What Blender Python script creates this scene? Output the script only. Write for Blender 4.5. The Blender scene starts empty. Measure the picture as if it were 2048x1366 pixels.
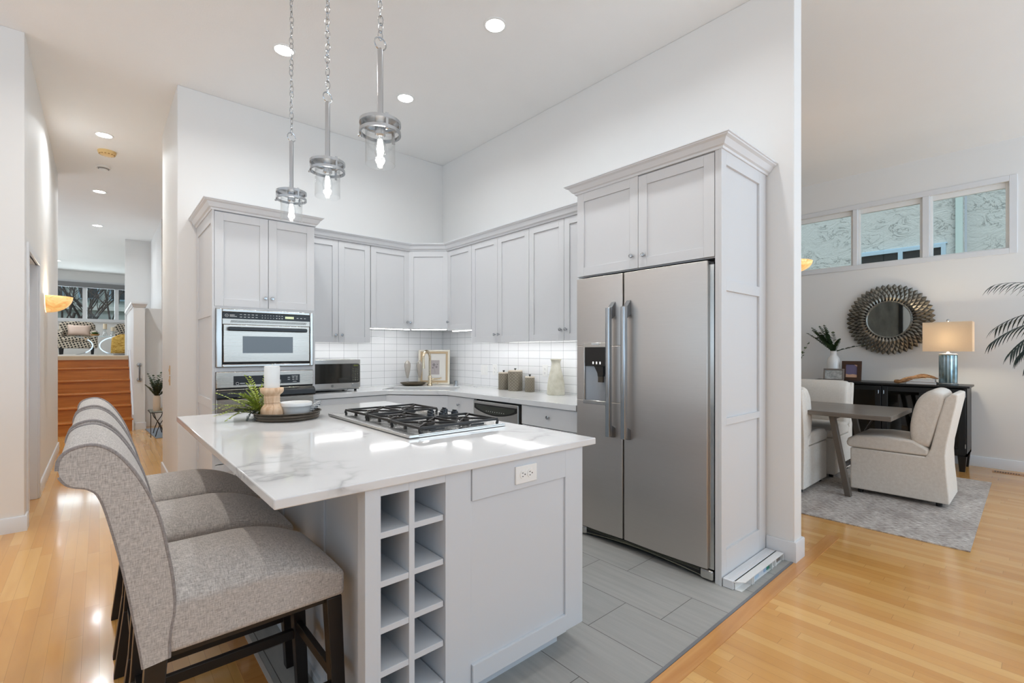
import bpy, bmesh, math, random
from mathutils import Vector, Matrix, geometry
random.seed(7)
scene = bpy.context.scene
COL = scene.collection
PI = math.pi

# ------------------------------------------------------------------ camera
cd = bpy.data.cameras.new('camera')
cam = bpy.data.objects.new('camera', cd)
COL.objects.link(cam)
cd.sensor_width = 36.0
cd.lens = 938.7 / 2048 * 36.0
cd.shift_y = 19.0 / 2048
cd.clip_start = 0.02
cd.clip_end = 200
cam.location = (0, 0, 1.31)
cam.rotation_euler = (PI / 2, 0, math.atan2(-938.7, 1068.0))
scene.camera = cam

# ------------------------------------------------------------------ world, exposure
scene.view_settings.view_transform = 'Standard'
scene.view_settings.look = 'None'
scene.view_settings.gamma = 1.0
scene.view_settings.exposure = 0.2
scene.view_settings.use_curve_mapping = False
world = bpy.data.worlds.new('sky')
scene.world = world
world.use_nodes = True
wn = world.node_tree.nodes
bg = wn['Background']
bg.inputs[0].default_value = (0.72, 0.86, 1.0, 1)
bg.inputs[1].default_value = 0.45
cy = scene.cycles
cy.max_bounces = 10
cy.diffuse_bounces = 6
cy.glossy_bounces = 6
cy.transmission_bounces = 8
cy.transparent_max_bounces = 16
cy.sample_clamp_indirect = 6.0
cy.caustics_reflective = False
cy.caustics_refractive = False
cy.use_denoising = True


def area(name, loc, direction, sx, sy, power, color=(1, 1, 1), spread=PI, shape='RECTANGLE'):
    l = bpy.data.lights.new(name, 'AREA')
    l.shape = shape
    l.size = sx
    if shape in ('RECTANGLE', 'ELLIPSE'):
        l.size_y = sy
    l.energy = power
    l.color = color
    l.spread = spread
    o = bpy.data.objects.new(name, l)
    COL.objects.link(o)
    o.location = loc
    o.rotation_euler = Vector(direction).to_track_quat('-Z', 'Y').to_euler()
    return o


def point(name, loc, power, color=(1, 1, 1), r=0.03):
    l = bpy.data.lights.new(name, 'POINT')
    l.energy = power
    l.color = color
    l.shadow_soft_size = r
    o = bpy.data.objects.new(name, l)
    COL.objects.link(o)
    o.location = loc
    return o


# unseen fill lights added, mostly tilted up; the upstairs window's is daylight
COOL_FILL = (0.64, 0.82, 1.0)
area('rear_fill', (2.2, -4.0, 1.7), (0, 0.35, 1), 9.0, 3.0, 218, COOL_FILL)  # added fill aimed up at the ceiling, in place of unbuilt rear windows
area('side_fill', (-4.2, 1.0, 1.7), (0.4, 0, 1), 7.0, 3.0, 105, COOL_FILL)  # added fill from the left, tilted up; no window stands there
area('dining_fill', (5.6, -3.9, 1.7), (0, 1, 0.35), 3.0, 2.6, 80, COOL_FILL)  # added out of view to brighten the dining room
area('upstairs_window_daylight', (-0.3, 18.95, 2.75), (0, -1, 0.3), 3.4, 1.0, 75, (0.88, 0.94, 1.0))
area('upstairs_fill', (-2.7, 14.5, 2.4), (1, 0, 0.5), 3.0, 2.0, 50, (0.88, 0.94, 1.0))  # added fill in front of the closed left wall upstairs
area('hall_fill', (-2.9, 10.6, 1.9), (1, 0, 0.6), 2.0, 2.0, 40, COOL_FILL)  # added to brighten the hallway; the wall behind it has no window
sun = bpy.data.lights.new('overcast_sun', 'SUN')
sun.energy = 2.9
sun.angle = math.radians(50)
sun.color = (0.95, 0.98, 1.0)
so = bpy.data.objects.new('overcast_sun', sun)
COL.objects.link(so)
so.rotation_euler = Vector((1.0, 0.55, -1.6)).to_track_quat('-Z', 'Y').to_euler()


# ------------------------------------------------------------------ materials
def srgb(r, g, b):
    f = lambda c: (c / 255) / 12.92 if c / 255 <= 0.04045 else ((c / 255 + 0.055) / 1.055) ** 2.4
    return (f(r), f(g), f(b), 1)


class NT:
    """small helper round a node tree"""
    def __init__(s, name):
        s.m = bpy.data.materials.new(name)
        s.m.use_nodes = True
        s.t = s.m.node_tree
        s.b = s.t.nodes['Principled BSDF']
        s.out = s.t.nodes['Material Output']

    def n(s, kind, **kw):
        nd = s.t.nodes.new(kind)
        for k, v in kw.items():
            setattr(nd, k, v)
        return nd

    def link(s, a, b):
        s.t.links.new(a, b)

    def val(s, sock, v):
        if hasattr(v, 'is_output'):
            s.link(v, sock)
        else:
            sock.default_value = v

    def math(s, op, a, b=0.0, c=None):
        nd = s.n('ShaderNodeMath', operation=op)
        s.val(nd.inputs[0], a)
        s.val(nd.inputs[1], b)
        if c is not None:
            s.val(nd.inputs[2], c)
        return nd.outputs[0]

    def coords(s, which='Object'):
        return s.n('ShaderNodeTexCoord').outputs[which]

    def mapping(s, vec, scale=(1, 1, 1), rot=(0, 0, 0), loc=(0, 0, 0)):
        nd = s.n('ShaderNodeMapping')
        s.link(vec, nd.inputs[0])
        nd.inputs['Scale'].default_value = scale
        nd.inputs['Rotation'].default_value = rot
        nd.inputs['Location'].default_value = loc
        return nd.outputs[0]

    def noise(s, vec, scale=5, detail=3, rough=0.5, dist=0.0):
        nd = s.n('ShaderNodeTexNoise')
        s.link(vec, nd.inputs['Vector'])
        nd.inputs['Scale'].default_value = scale
        nd.inputs['Detail'].default_value = detail
        nd.inputs['Roughness'].default_value = rough
        nd.inputs['Distortion'].default_value = dist
        return nd

    def ramp(s, fac, stops, interp='LINEAR'):
        nd = s.n('ShaderNodeValToRGB')
        s.link(fac, nd.inputs[0])
        cr = nd.color_ramp
        cr.interpolation = interp
        while len(cr.elements) < len(stops):
            cr.elements.new(0.5)
        for e, (p, c) in zip(cr.elements, stops):
            e.position = p
            e.color = c if len(c) == 4 else (*c, 1)
        return nd.outputs[0]

    def mix(s, fac, a, b, blend='MIX'):
        nd = s.n('ShaderNodeMix', data_type='RGBA', blend_type=blend)
        s.val(nd.inputs[0], fac)
        s.val(nd.inputs[6], a)
        s.val(nd.inputs[7], b)
        return nd.outputs[2]

    def bump(s, h, strength=0.2, dist=0.002):
        nd = s.n('ShaderNodeBump')
        nd.inputs['Strength'].default_value = strength
        nd.inputs['Distance'].default_value = dist
        s.link(h, nd.inputs['Height'])
        s.link(nd.outputs[0], s.b.inputs['Normal'])

    def sep(s, vec):
        nd = s.n('ShaderNodeSeparateXYZ')
        s.link(vec, nd.inputs[0])
        return nd.outputs

    def comb(s, x, y, z):
        nd = s.n('ShaderNodeCombineXYZ')
        s.val(nd.inputs[0], x)
        s.val(nd.inputs[1], y)
        s.val(nd.inputs[2], z)
        return nd.outputs[0]


def plain(name, col, rough=0.5, metal=0.0, coat=0.0, spec=0.5, **kw):
    k = NT(name)
    k.b.inputs['Base Color'].default_value = col
    k.b.inputs['Roughness'].default_value = rough
    k.b.inputs['Metallic'].default_value = metal
    k.b.inputs['Coat Weight'].default_value = coat
    k.b.inputs['Coat Roughness'].default_value = 0.05
    k.b.inputs['Specular IOR Level'].default_value = spec
    # a faint mottle so no surface is perfectly even
    nz = k.noise(k.coords(), kw.get('mscale', 6), 3)
    c2 = tuple(x * 0.955 for x in col[:3]) + (1,)
    k.link(k.mix(nz.outputs[0], col, c2), k.b.inputs['Base Color'])
    if 'alpha' in kw:
        k.b.inputs['Alpha'].default_value = kw['alpha']
    if 'bump' in kw:
        bz = k.noise(k.coords(), kw.get('bscale', 200), 2)
        k.bump(bz.outputs[0], kw['bump'], 0.002)
    return k.m


def emit(name, col, strength):
    k = NT(name)
    k.b.inputs['Base Color'].default_value = (0.8, 0.8, 0.8, 1)
    k.b.inputs['Emission Color'].default_value = col
    k.b.inputs['Emission Strength'].default_value = strength
    return k.m


M = {}
M['wall'] = plain('wall_paint', srgb(231, 230, 228), 0.6, bump=0.03, bscale=260, mscale=1.5)
M['ceiling'] = plain('ceiling_paint', srgb(240, 240, 239), 0.8, bump=0.35, bscale=90, mscale=2)
M['trim'] = plain('trim_paint', srgb(222, 223, 225), 0.35)
M['cab'] = plain('cabinet_paint', srgb(214, 214, 215), 0.38, mscale=2)
M['island'] = plain('island_paint', srgb(207, 211, 216), 0.4, mscale=2)
M['cab_in'] = plain('cabinet_inside', srgb(205, 205, 205), 0.6)
M['gap'] = plain('dark_gap', srgb(60, 60, 62), 0.7)
M['black'] = plain('black_plastic', srgb(16, 16, 17), 0.25)
M['black_matte'] = plain('black_matte', srgb(22, 21, 21), 0.6)
M['iron'] = plain('cast_iron', srgb(34, 30, 27), 0.45, bump=0.2, bscale=400)
M['knob_blue'] = plain('black_knob', srgb(20, 26, 33), 0.3)
M['nickel'] = plain('brushed_nickel', srgb(184, 187, 190), 0.22, 1.0)
M['nickel_warm'] = plain('warm_nickel', srgb(205, 190, 165), 0.2, 1.0)
M['chrome'] = plain('chrome', srgb(215, 215, 215), 0.08, 1.0)
M['white_plastic'] = plain('white_plastic', srgb(235, 235, 233), 0.3)
M['porcelain'] = plain('porcelain', srgb(240, 240, 238), 0.15)
M['wax'] = plain('wax', srgb(244, 242, 238), 0.5)
M['espresso'] = plain('espresso_wood', srgb(30, 24, 21), 0.35, mscale=12)
M['console'] = plain('black_wood', srgb(20, 20, 21), 0.35)
M['tablewood'] = None
M['dark_bronze'] = plain('dark_bronze', srgb(88, 80, 70), 0.4, 0.6)
M['amber_sw'] = plain('tan_plastic', srgb(214, 182, 140), 0.4)
M['leaf_dark'] = plain('dark_leaf', srgb(60, 80, 50), 0.45)
M['leaf_fern'] = plain('fern_leaf', srgb(168, 184, 74), 0.5)
M['leaf_grey'] = plain('grey_leaf', srgb(92, 102, 104), 0.6)
M['leaf_olive'] = plain('olive_leaf', srgb(78, 96, 76), 0.5)
M['leaf_palm'] = plain('palm_leaf', srgb(38, 58, 56), 0.4)
M['stem'] = plain('plant_stem', srgb(88, 76, 50), 0.6)
M['bulb'] = emit('bulb_glow', (1.0, 0.97, 0.92, 1), 14)
M['can'] = emit('downlight_glow', (1.0, 0.985, 0.96, 1), 22)
M['led'] = emit('led_strip', (1.0, 0.99, 0.98, 1), 20)
M['led_green'] = emit('green_display', (0.55, 0.75, 0.12, 1), 0.9)
M['led_white'] = emit('white_indicator', (1, 1, 1, 1), 1.2)
M['print_white'] = plain('printed_marks', srgb(190, 192, 192), 0.5)


def m_glass(name, tint=(1, 1, 1, 1), refl=0.06, edge=0.5):
    k = NT(name)
    tr = k.n('ShaderNodeBsdfTransparent')
    tr.inputs[0].default_value = tint
    gl = k.n('ShaderNodeBsdfGlossy')
    gl.inputs['Roughness'].default_value = 0.02
    lw = k.n('ShaderNodeLayerWeight')
    lw.inputs[0].default_value = 0.25
    f = k.math('MULTIPLY_ADD', lw.outputs['Facing'], edge, refl)
    mx = k.n('ShaderNodeMixShader')
    k.link(f, mx.inputs[0])
    k.link(tr.outputs[0], mx.inputs[1])
    k.link(gl.outputs[0], mx.inputs[2])
    k.link(mx.outputs[0], k.out.inputs[0])
    return k.m


M['glass'] = m_glass('clear_glass', (0.985, 0.99, 0.99, 1), 0.03, 0.32)
M['pane'] = m_glass('window_glass', (0.93, 0.97, 0.97, 1), 0.03, 0.35)
M['dark_glass'] = plain('dark_oven_glass', srgb(60, 60, 58), 0.05, coat=0.6)
M['mirror'] = plain('mirror_glass', srgb(200, 205, 203), 0.02, 1.0)


def m_steel(name, base, rough, axis, streak=220):
    k = NT(name)
    sc = [3, 3, 3]
    for a in range(3):
        if a != axis:
            sc[a] = streak
    v = k.mapping(k.coords(), tuple(sc))
    nz = k.noise(v, 1.0, 3)
    big = k.noise(k.mapping(k.coords(), (1.2, 1.2, 2.2)), 1.0, 2)
    k.b.inputs['Metallic'].default_value = 1.0
    c2 = tuple(x * 0.94 for x in base[:3]) + (1,)
    k.link(k.mix(nz.outputs[0], base, c2), k.b.inputs['Base Color'])
    r = k.math('MULTIPLY_ADD', nz.outputs[0], 0.05, rough)
    r = k.math('MULTIPLY_ADD', big.outputs[0], 0.06, r)
    k.link(r, k.b.inputs['Roughness'])
    k.b.inputs['Anisotropic'].default_value = 0.5
    k.bump(big.outputs[0], 0.12, 0.02)
    return k.m


M['steel'] = m_steel('stainless_steel', srgb(208, 200, 193), 0.36, 1)
M['steel_x'] = m_steel('stainless_steel_oven', srgb(186, 178, 168), 0.22, 0)
M['steel_light'] = plain('stainless_trim', srgb(200, 198, 194), 0.24, 1.0, mscale=3)


def m_hardwood():
    k = NT('maple_hardwood')
    co = k.coords()
    x, y, z = k.sep(co)
    # strips run along y; 57 mm wide, about 0.9 m long with random starts
    row = k.math('FLOOR', k.math('DIVIDE', x, 0.057))
    wn_ = k.n('ShaderNodeTexWhiteNoise', noise_dimensions='1D')
    k.link(row, wn_.inputs['W'])
    ys = k.math('ADD', k.math('DIVIDE', y, 0.85), k.math('MULTIPLY', wn_.outputs['Value'], 7.3))
    brick = k.math('FLOOR', ys)
    wn2 = k.n('ShaderNodeTexWhiteNoise', noise_dimensions='2D')
    k.link(k.comb(row, brick, 0.0), wn2.inputs['Vector'])
    tone = wn2.outputs['Value']
    gr = k.noise(k.mapping(co, (26, 1.3, 1)), 1.0, 5, 0.55, 0.6)
    fig = k.noise(k.mapping(co, (5, 1.1, 1)), 1.0, 3, 0.5, 1.0)
    base = k.ramp(tone, [(0.0, srgb(207, 150, 79)), (0.35, srgb(215, 160, 88)), (0.7, srgb(221, 169, 97)), (1.0, srgb(227, 179, 108))])
    col = k.mix(k.math('MULTIPLY', gr.outputs[0], 0.35), base, srgb(178, 118, 60))
    col = k.mix(k.ramp(fig.outputs[0], [(0.55, (0, 0, 0)), (0.8, (0.3, 0.3, 0.3))]), col, srgb(168, 106, 54))
    # joints
    fx = k.math('FRACT', k.math('DIVIDE', x, 0.057))
    fy = k.math('FRACT', ys)
    jx = k.math('LESS_THAN', k.math('MINIMUM', fx, k.math('SUBTRACT', 1.0, fx)), 0.012)
    jy = k.math('LESS_THAN', k.math('MINIMUM', fy, k.math('SUBTRACT', 1.0, fy)), 0.0012)
    j = k.math('MAXIMUM', jx, jy)
    col = k.mix(k.math('MULTIPLY', j, 0.45), col, srgb(120, 74, 36))
    k.link(col, k.b.inputs['Base Color'])
    rz = k.noise(co, 3.0, 4)
    k.link(k.math('MULTIPLY_ADD', rz.outputs[0], 0.12, 0.10), k.b.inputs['Roughness'])
    k.b.inputs['Coat Weight'].default_value = 0.35
    k.b.inputs['Coat Roughness'].default_value = 0.08
    wv = k.noise(k.mapping(co, (9, 2, 1)), 1.0, 2)
    k.bump(wv.outputs[0], 0.10, 0.01)
    return k.m


M['floor'] = m_hardwood()


def m_borderwood():
    k = NT('maple_border_strip')
    co = k.coords()
    gr = k.noise(k.mapping(co, (1.3, 26, 1)), 1.0, 5, 0.55, 0.6)
    k.link(k.ramp(gr.outputs[0], [(0.2, srgb(186, 122, 62)), (0.8, srgb(214, 156, 90))]), k.b.inputs['Base Color'])
    k.b.inputs['Roughness'].default_value = 0.18
    k.b.inputs['Coat Weight'].default_value = 0.3
    return k.m


M['border'] = m_borderwood()


def m_floor_tile():
    k = NT('grey_porcelain_tile')
    co = k.coords()
    x, y, z = k.sep(co)
    W, L = 0.303, 0.61
    r = k.math('DIVIDE', k.math('SUBTRACT', x, 1.447), W)
    row = k.math('FLOOR', r)
    fx = k.math('FRACT', r)
    sh = k.math('MULTIPLY', row, 0.2033)
    t = k.math('DIVIDE', k.math('ADD', k.math('SUBTRACT', y, 1.644), sh), L)
    bi = k.math('FLOOR', t)
    fy = k.math('FRACT', t)
    dx = k.math('MULTIPLY', k.math('MINIMUM', fx, k.math('SUBTRACT', 1.0, fx)), W)
    dy = k.math('MULTIPLY', k.math('MINIMUM', fy, k.math('SUBTRACT', 1.0, fy)), L)
    g = k.math('LESS_THAN', k.math('MINIMUM', dx, dy), 0.0016)
    wn_ = k.n('ShaderNodeTexWhiteNoise', noise_dimensions='2D')
    k.link(k.comb(row, bi, 0.0), wn_.inputs['Vector'])
    st = k.noise(k.mapping(co, (34, 2.2, 1)), 1.0, 4, 0.6, 0.4)
    cl = k.noise(k.mapping(co, (4, 1.5, 1)), 1.0, 3)
    col = k.ramp(st.outputs[0], [(0.25, srgb(150, 150, 147)), (0.75, srgb(172, 171, 167))])
    col = k.mix(k.math('MULTIPLY', cl.outputs[0], 0.35), col, srgb(176, 170, 160))
    col = k.mix(k.math('MULTIPLY', wn_.outputs['Value'], 0.16), col, srgb(140, 142, 142))
    col = k.mix(g, col, srgb(78, 74, 70))
    k.link(col, k.b.inputs['Base Color'])
    k.b.inputs['Roughness'].default_value = 0.38
    k.bump(k.math('SUBTRACT', 1.0, g), 0.4, 0.002)
    return k.m


M['floortile'] = m_floor_tile()


def m_subway(axis):
    """stacked white wall tile; axis 0 = wall along x, 1 = wall along y"""
    k = NT('white_wall_tile_' + 'xy'[axis])
    x, y, z = k.sep(k.coords())
    u = x if axis == 0 else y
    W, H = 0.1555, 0.0772
    a = k.math('DIVIDE', k.math('SUBTRACT', u, 2.442 if axis == 0 else 4.97), W)
    b = k.math('DIVIDE', k.math('SUBTRACT', z, 1.545), H)
    fa, fb = k.math('FRACT', a), k.math('FRACT', b)
    da = k.math('MULTIPLY', k.math('MINIMUM', fa, k.math('SUBTRACT', 1.0, fa)), W)
    db = k.math('MULTIPLY', k.math('MINIMUM', fb, k.math('SUBTRACT', 1.0, fb)), H)
    dm = k.math('MINIMUM', da, db)
    g = k.math('LESS_THAN', dm, 0.0013)
    k.link(k.mix(g, srgb(236, 237, 238), srgb(150, 152, 155)), k.b.inputs['Base Color'])
    k.link(k.math('MULTIPLY_ADD', g, 0.5, 0.12), k.b.inputs['Roughness'])
    mr = k.n('ShaderNodeMapRange')
    k.link(dm, mr.inputs[0])
    mr.inputs[1].default_value = 0.001
    mr.inputs[2].default_value = 0.004
    k.bump(mr.outputs[0], 0.25, 0.002)
    return k.m


M['tile_x'] = m_subway(0)
M['tile_y'] = m_subway(1)


def m_quartz():
    k = NT('white_quartz_grey_veins')
    co = k.coords()
    warp = k.noise(k.mapping(co, (1.7, 1.7, 1.7)), 1.0, 4, 0.6)
    wv = k.n('ShaderNodeVectorMath', operation='MULTIPLY_ADD')
    k.link(warp.outputs['Color'], wv.inputs[0])
    wv.inputs[1].default_value = (0.75, 0.75, 0.75)
    k.link(co, wv.inputs[2])
    vo = k.n('ShaderNodeTexVoronoi', feature='DISTANCE_TO_EDGE')
    k.link(wv.outputs[0], vo.inputs['Vector'])
    vo.inputs['Scale'].default_value = 1.75
    fine = k.noise(k.mapping(co, (14, 14, 14)), 1.0, 5, 0.7)
    d = k.math('ADD', vo.outputs['Distance'], k.math('MULTIPLY', k.math('SUBTRACT', fine.outputs[0], 0.5), 0.06))
    msk = k.noise(k.mapping(co, (1.3, 1.3, 1.3), loc=(3, 1, 0)), 1.0, 2)
    mm = k.ramp(msk.outputs[0], [(0.51, (0, 0, 0)), (0.68, (1, 1, 1))])
    vein = k.ramp(d, [(0.0, (1, 1, 1)), (0.010, (0.65, 0.65, 0.65)), (0.03, (0.20, 0.20, 0.20)), (0.07, (0, 0, 0))])
    f = k.math('MULTIPLY', vein, mm)
    cloud = k.noise(co, 4.0, 4)
    base = k.mix(cloud.outputs[0], srgb(222, 222, 222), srgb(214, 214, 214))
    k.link(k.mix(k.math('MULTIPLY', f, 0.62), base, srgb(128, 126, 128)), k.b.inputs['Base Color'])
    k.b.inputs['Roughness'].default_value = 0.07
    k.b.inputs['Specular IOR Level'].default_value = 0.55
    return k.m


M['quartz'] = m_quartz()


def m_linen(name, c1, c2, scale=1.0, bump=0.5, rough=0.85):
    k = NT(name)
    co = k.coords()
    a = k.noise(k.mapping(co, (50 * scale, 330 * scale, 420 * scale)), 1.0, 3, 0.7)
    b = k.noise(k.mapping(co, (420 * scale, 60 * scale, 60 * scale)), 1.0, 3, 0.7)
    w = k.math('MULTIPLY', k.math('ADD', a.outputs[0], b.outputs[0]), 0.5)
    k.link(k.ramp(w, [(0.36, c1), (0.64, c2)]), k.b.inputs['Base Color'])
    k.b.inputs['Roughness'].default_value = rough
    k.b.inputs['Specular IOR Level'].default_value = 0.15
    k.b.inputs['Sheen Weight'].default_value = 0.15
    k.bump(w, bump, 0.0015)
    return k.m


M['linen'] = m_linen('beige_grey_linen', srgb(140, 134, 129), srgb(208, 201, 195))
M['linen_dark'] = m_linen('dark_piping', srgb(120, 114, 112), srgb(160, 152, 148))
M['cream'] = m_linen('cream_linen', srgb(218, 209, 198), srgb(234, 227, 218), 0.8, 0.25)
M['shade'] = None


def m_grey_wood():
    k = NT('weathered_grey_wood')
    co = k.coords()
    g = k.noise(k.mapping(co, (30, 2, 30)), 1.0, 4, 0.6, 0.5)
    k.link(k.ramp(g.outputs[0], [(0.25, srgb(98, 90, 82)), (0.75, srgb(138, 130, 121))]), k.b.inputs['Base Color'])
    k.b.inputs['Roughness'].default_value = 0.3
    return k.m


M['tablewood'] = m_grey_wood()


def m_stair_wood():
    k = NT('orange_oak')
    co = k.coords()
    g = k.noise(k.mapping(co, (2, 14, 22)), 1.0, 4, 0.55, 0.8)
    k.link(k.ramp(g.outputs[0], [(0.2, srgb(168, 96, 38)), (0.8, srgb(206, 132, 62))]), k.b.inputs['Base Color'])
    k.b.inputs['Roughness'].default_value = 0.3
    return k.m


M['stair'] = m_stair_wood()


def m_pine():
    k = NT('pale_turned_wood')
    co = k.coords()
    g = k.noise(k.mapping(co, (9, 9, 2)), 4.0, 4, 0.55, 1.5)
    k.link(k.ramp(g.outputs[0], [(0.3, srgb(206, 162, 124)), (0.55, srgb(228, 194, 160)), (0.8, srgb(236, 208, 178))]), k.b.inputs['Base Color'])
    k.b.inputs['Roughness'].default_value = 0.5
    return k.m


M['pine'] = m_pine()


def m_rug():
    k = NT('faded_oriental_weave')
    co = k.coords()
    med = k.n('ShaderNodeTexVoronoi', feature='F1', distance='MANHATTAN')
    k.link(k.mapping(co, (2.6, 2.6, 1)), med.inputs['Vector'])
    med.inputs['Scale'].default_value = 1.2
    st = k.noise(k.mapping(co, (90, 26, 1)), 1.0, 4, 0.65)
    bl = k.noise(k.mapping(co, (3, 6, 1)), 1.0, 5, 0.65)
    col = k.ramp(st.outputs[0], [(0.36, srgb(140, 128, 122)), (0.5, srgb(184, 176, 169)), (0.64, srgb(216, 211, 206))])
    col = k.mix(k.ramp(bl.outputs[0], [(0.46, (0, 0, 0)), (0.62, (0.6, 0.6, 0.6))]), col, srgb(140, 128, 122))
    rings = k.math('FRACT', k.math('MULTIPLY', med.outputs['Distance'], 5.0))
    col = k.mix(k.ramp(rings, [(0.40, (0, 0, 0)), (0.5, (0.6, 0.6, 0.6)), (0.6, (0, 0, 0))]), col, srgb(222, 216, 208))
    k.link(col, k.b.inputs['Base Color'])
    k.b.inputs['Roughness'].default_value = 0.95
    k.bump(st.outputs[0], 0.5, 0.003)
    return k.m


M['rug'] = m_rug()


def m_alabaster():
    k = NT('amber_alabaster')
    co = k.coords()
    g = k.noise(k.mapping(co, (8, 8, 14)), 1.0, 5, 0.6, 1.5)
    c = k.ramp(g.outputs[0], [(0.3, srgb(224, 160, 84)), (0.55, srgb(248, 206, 136)), (0.75, srgb(252, 228, 178))])
    k.link(c, k.b.inputs['Base Color'])
    k.link(c, k.b.inputs['Emission Color'])
    k.b.inputs['Emission Strength'].default_value = 0.55
    k.b.inputs['Roughness'].default_value = 0.3
    return k.m


M['alabaster'] = m_alabaster()


def m_stucco():
    k = NT('grey_stucco')
    co = k.coords()
    n1 = k.noise(k.mapping(co, (3.2, 3.2, 4.2)), 1.0, 5, 0.62, 1.3)
    n3 = k.noise(k.mapping(co, (2.0, 2.0, 2.6), loc=(4, 2, 1)), 1.0, 2)
    n2 = k.noise(co, 40, 3)
    ridge = k.math('ABSOLUTE', k.math('SUBTRACT', n1.outputs[0], 0.5))
    ln = k.ramp(ridge, [(0.0, (1, 1, 1)), (0.009, (0.8, 0.8, 0.8)), (0.024, (0, 0, 0))])
    f = k.math('MULTIPLY', ln, k.ramp(n3.outputs[0], [(0.38, (0, 0, 0)), (0.55, (1, 1, 1))]))
    base = k.mix(n2.outputs[0], srgb(204, 208, 205), srgb(190, 195, 192))
    k.link(k.mix(k.math('MULTIPLY', f, 0.8), base, srgb(118, 122, 120)), k.b.inputs['Base Color'])
    k.b.inputs['Roughness'].default_value = 0.9
    k.bump(k.math('ADD', n1.outputs[0], k.math('MULTIPLY', n2.outputs[0], 0.3)), 0.8, 0.02)
    return k.m


M['stucco'] = m_stucco()


def m_check():
    k = NT('houndstooth_fabric')
    x, y, z = k.sep(k.coords())
    u = k.math('ADD', x, y)
    a = k.math('FRACT', k.math('DIVIDE', k.math('ADD', u, k.math('MULTIPLY', z, 0.35)), 0.066))
    b = k.math('FRACT', k.math('DIVIDE', k.math('SUBTRACT', z, k.math('MULTIPLY', u, 0.3)), 0.060))
    f = k.math('MULTIPLY', k.math('LESS_THAN', a, 0.56), k.math('LESS_THAN', b, 0.62))
    k.link(k.mix(f, srgb(196, 184, 166), srgb(26, 24, 24)), k.b.inputs['Base Color'])
    k.b.inputs['Roughness'].default_value = 0.9
    return k.m


M['check'] = m_check()


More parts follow.
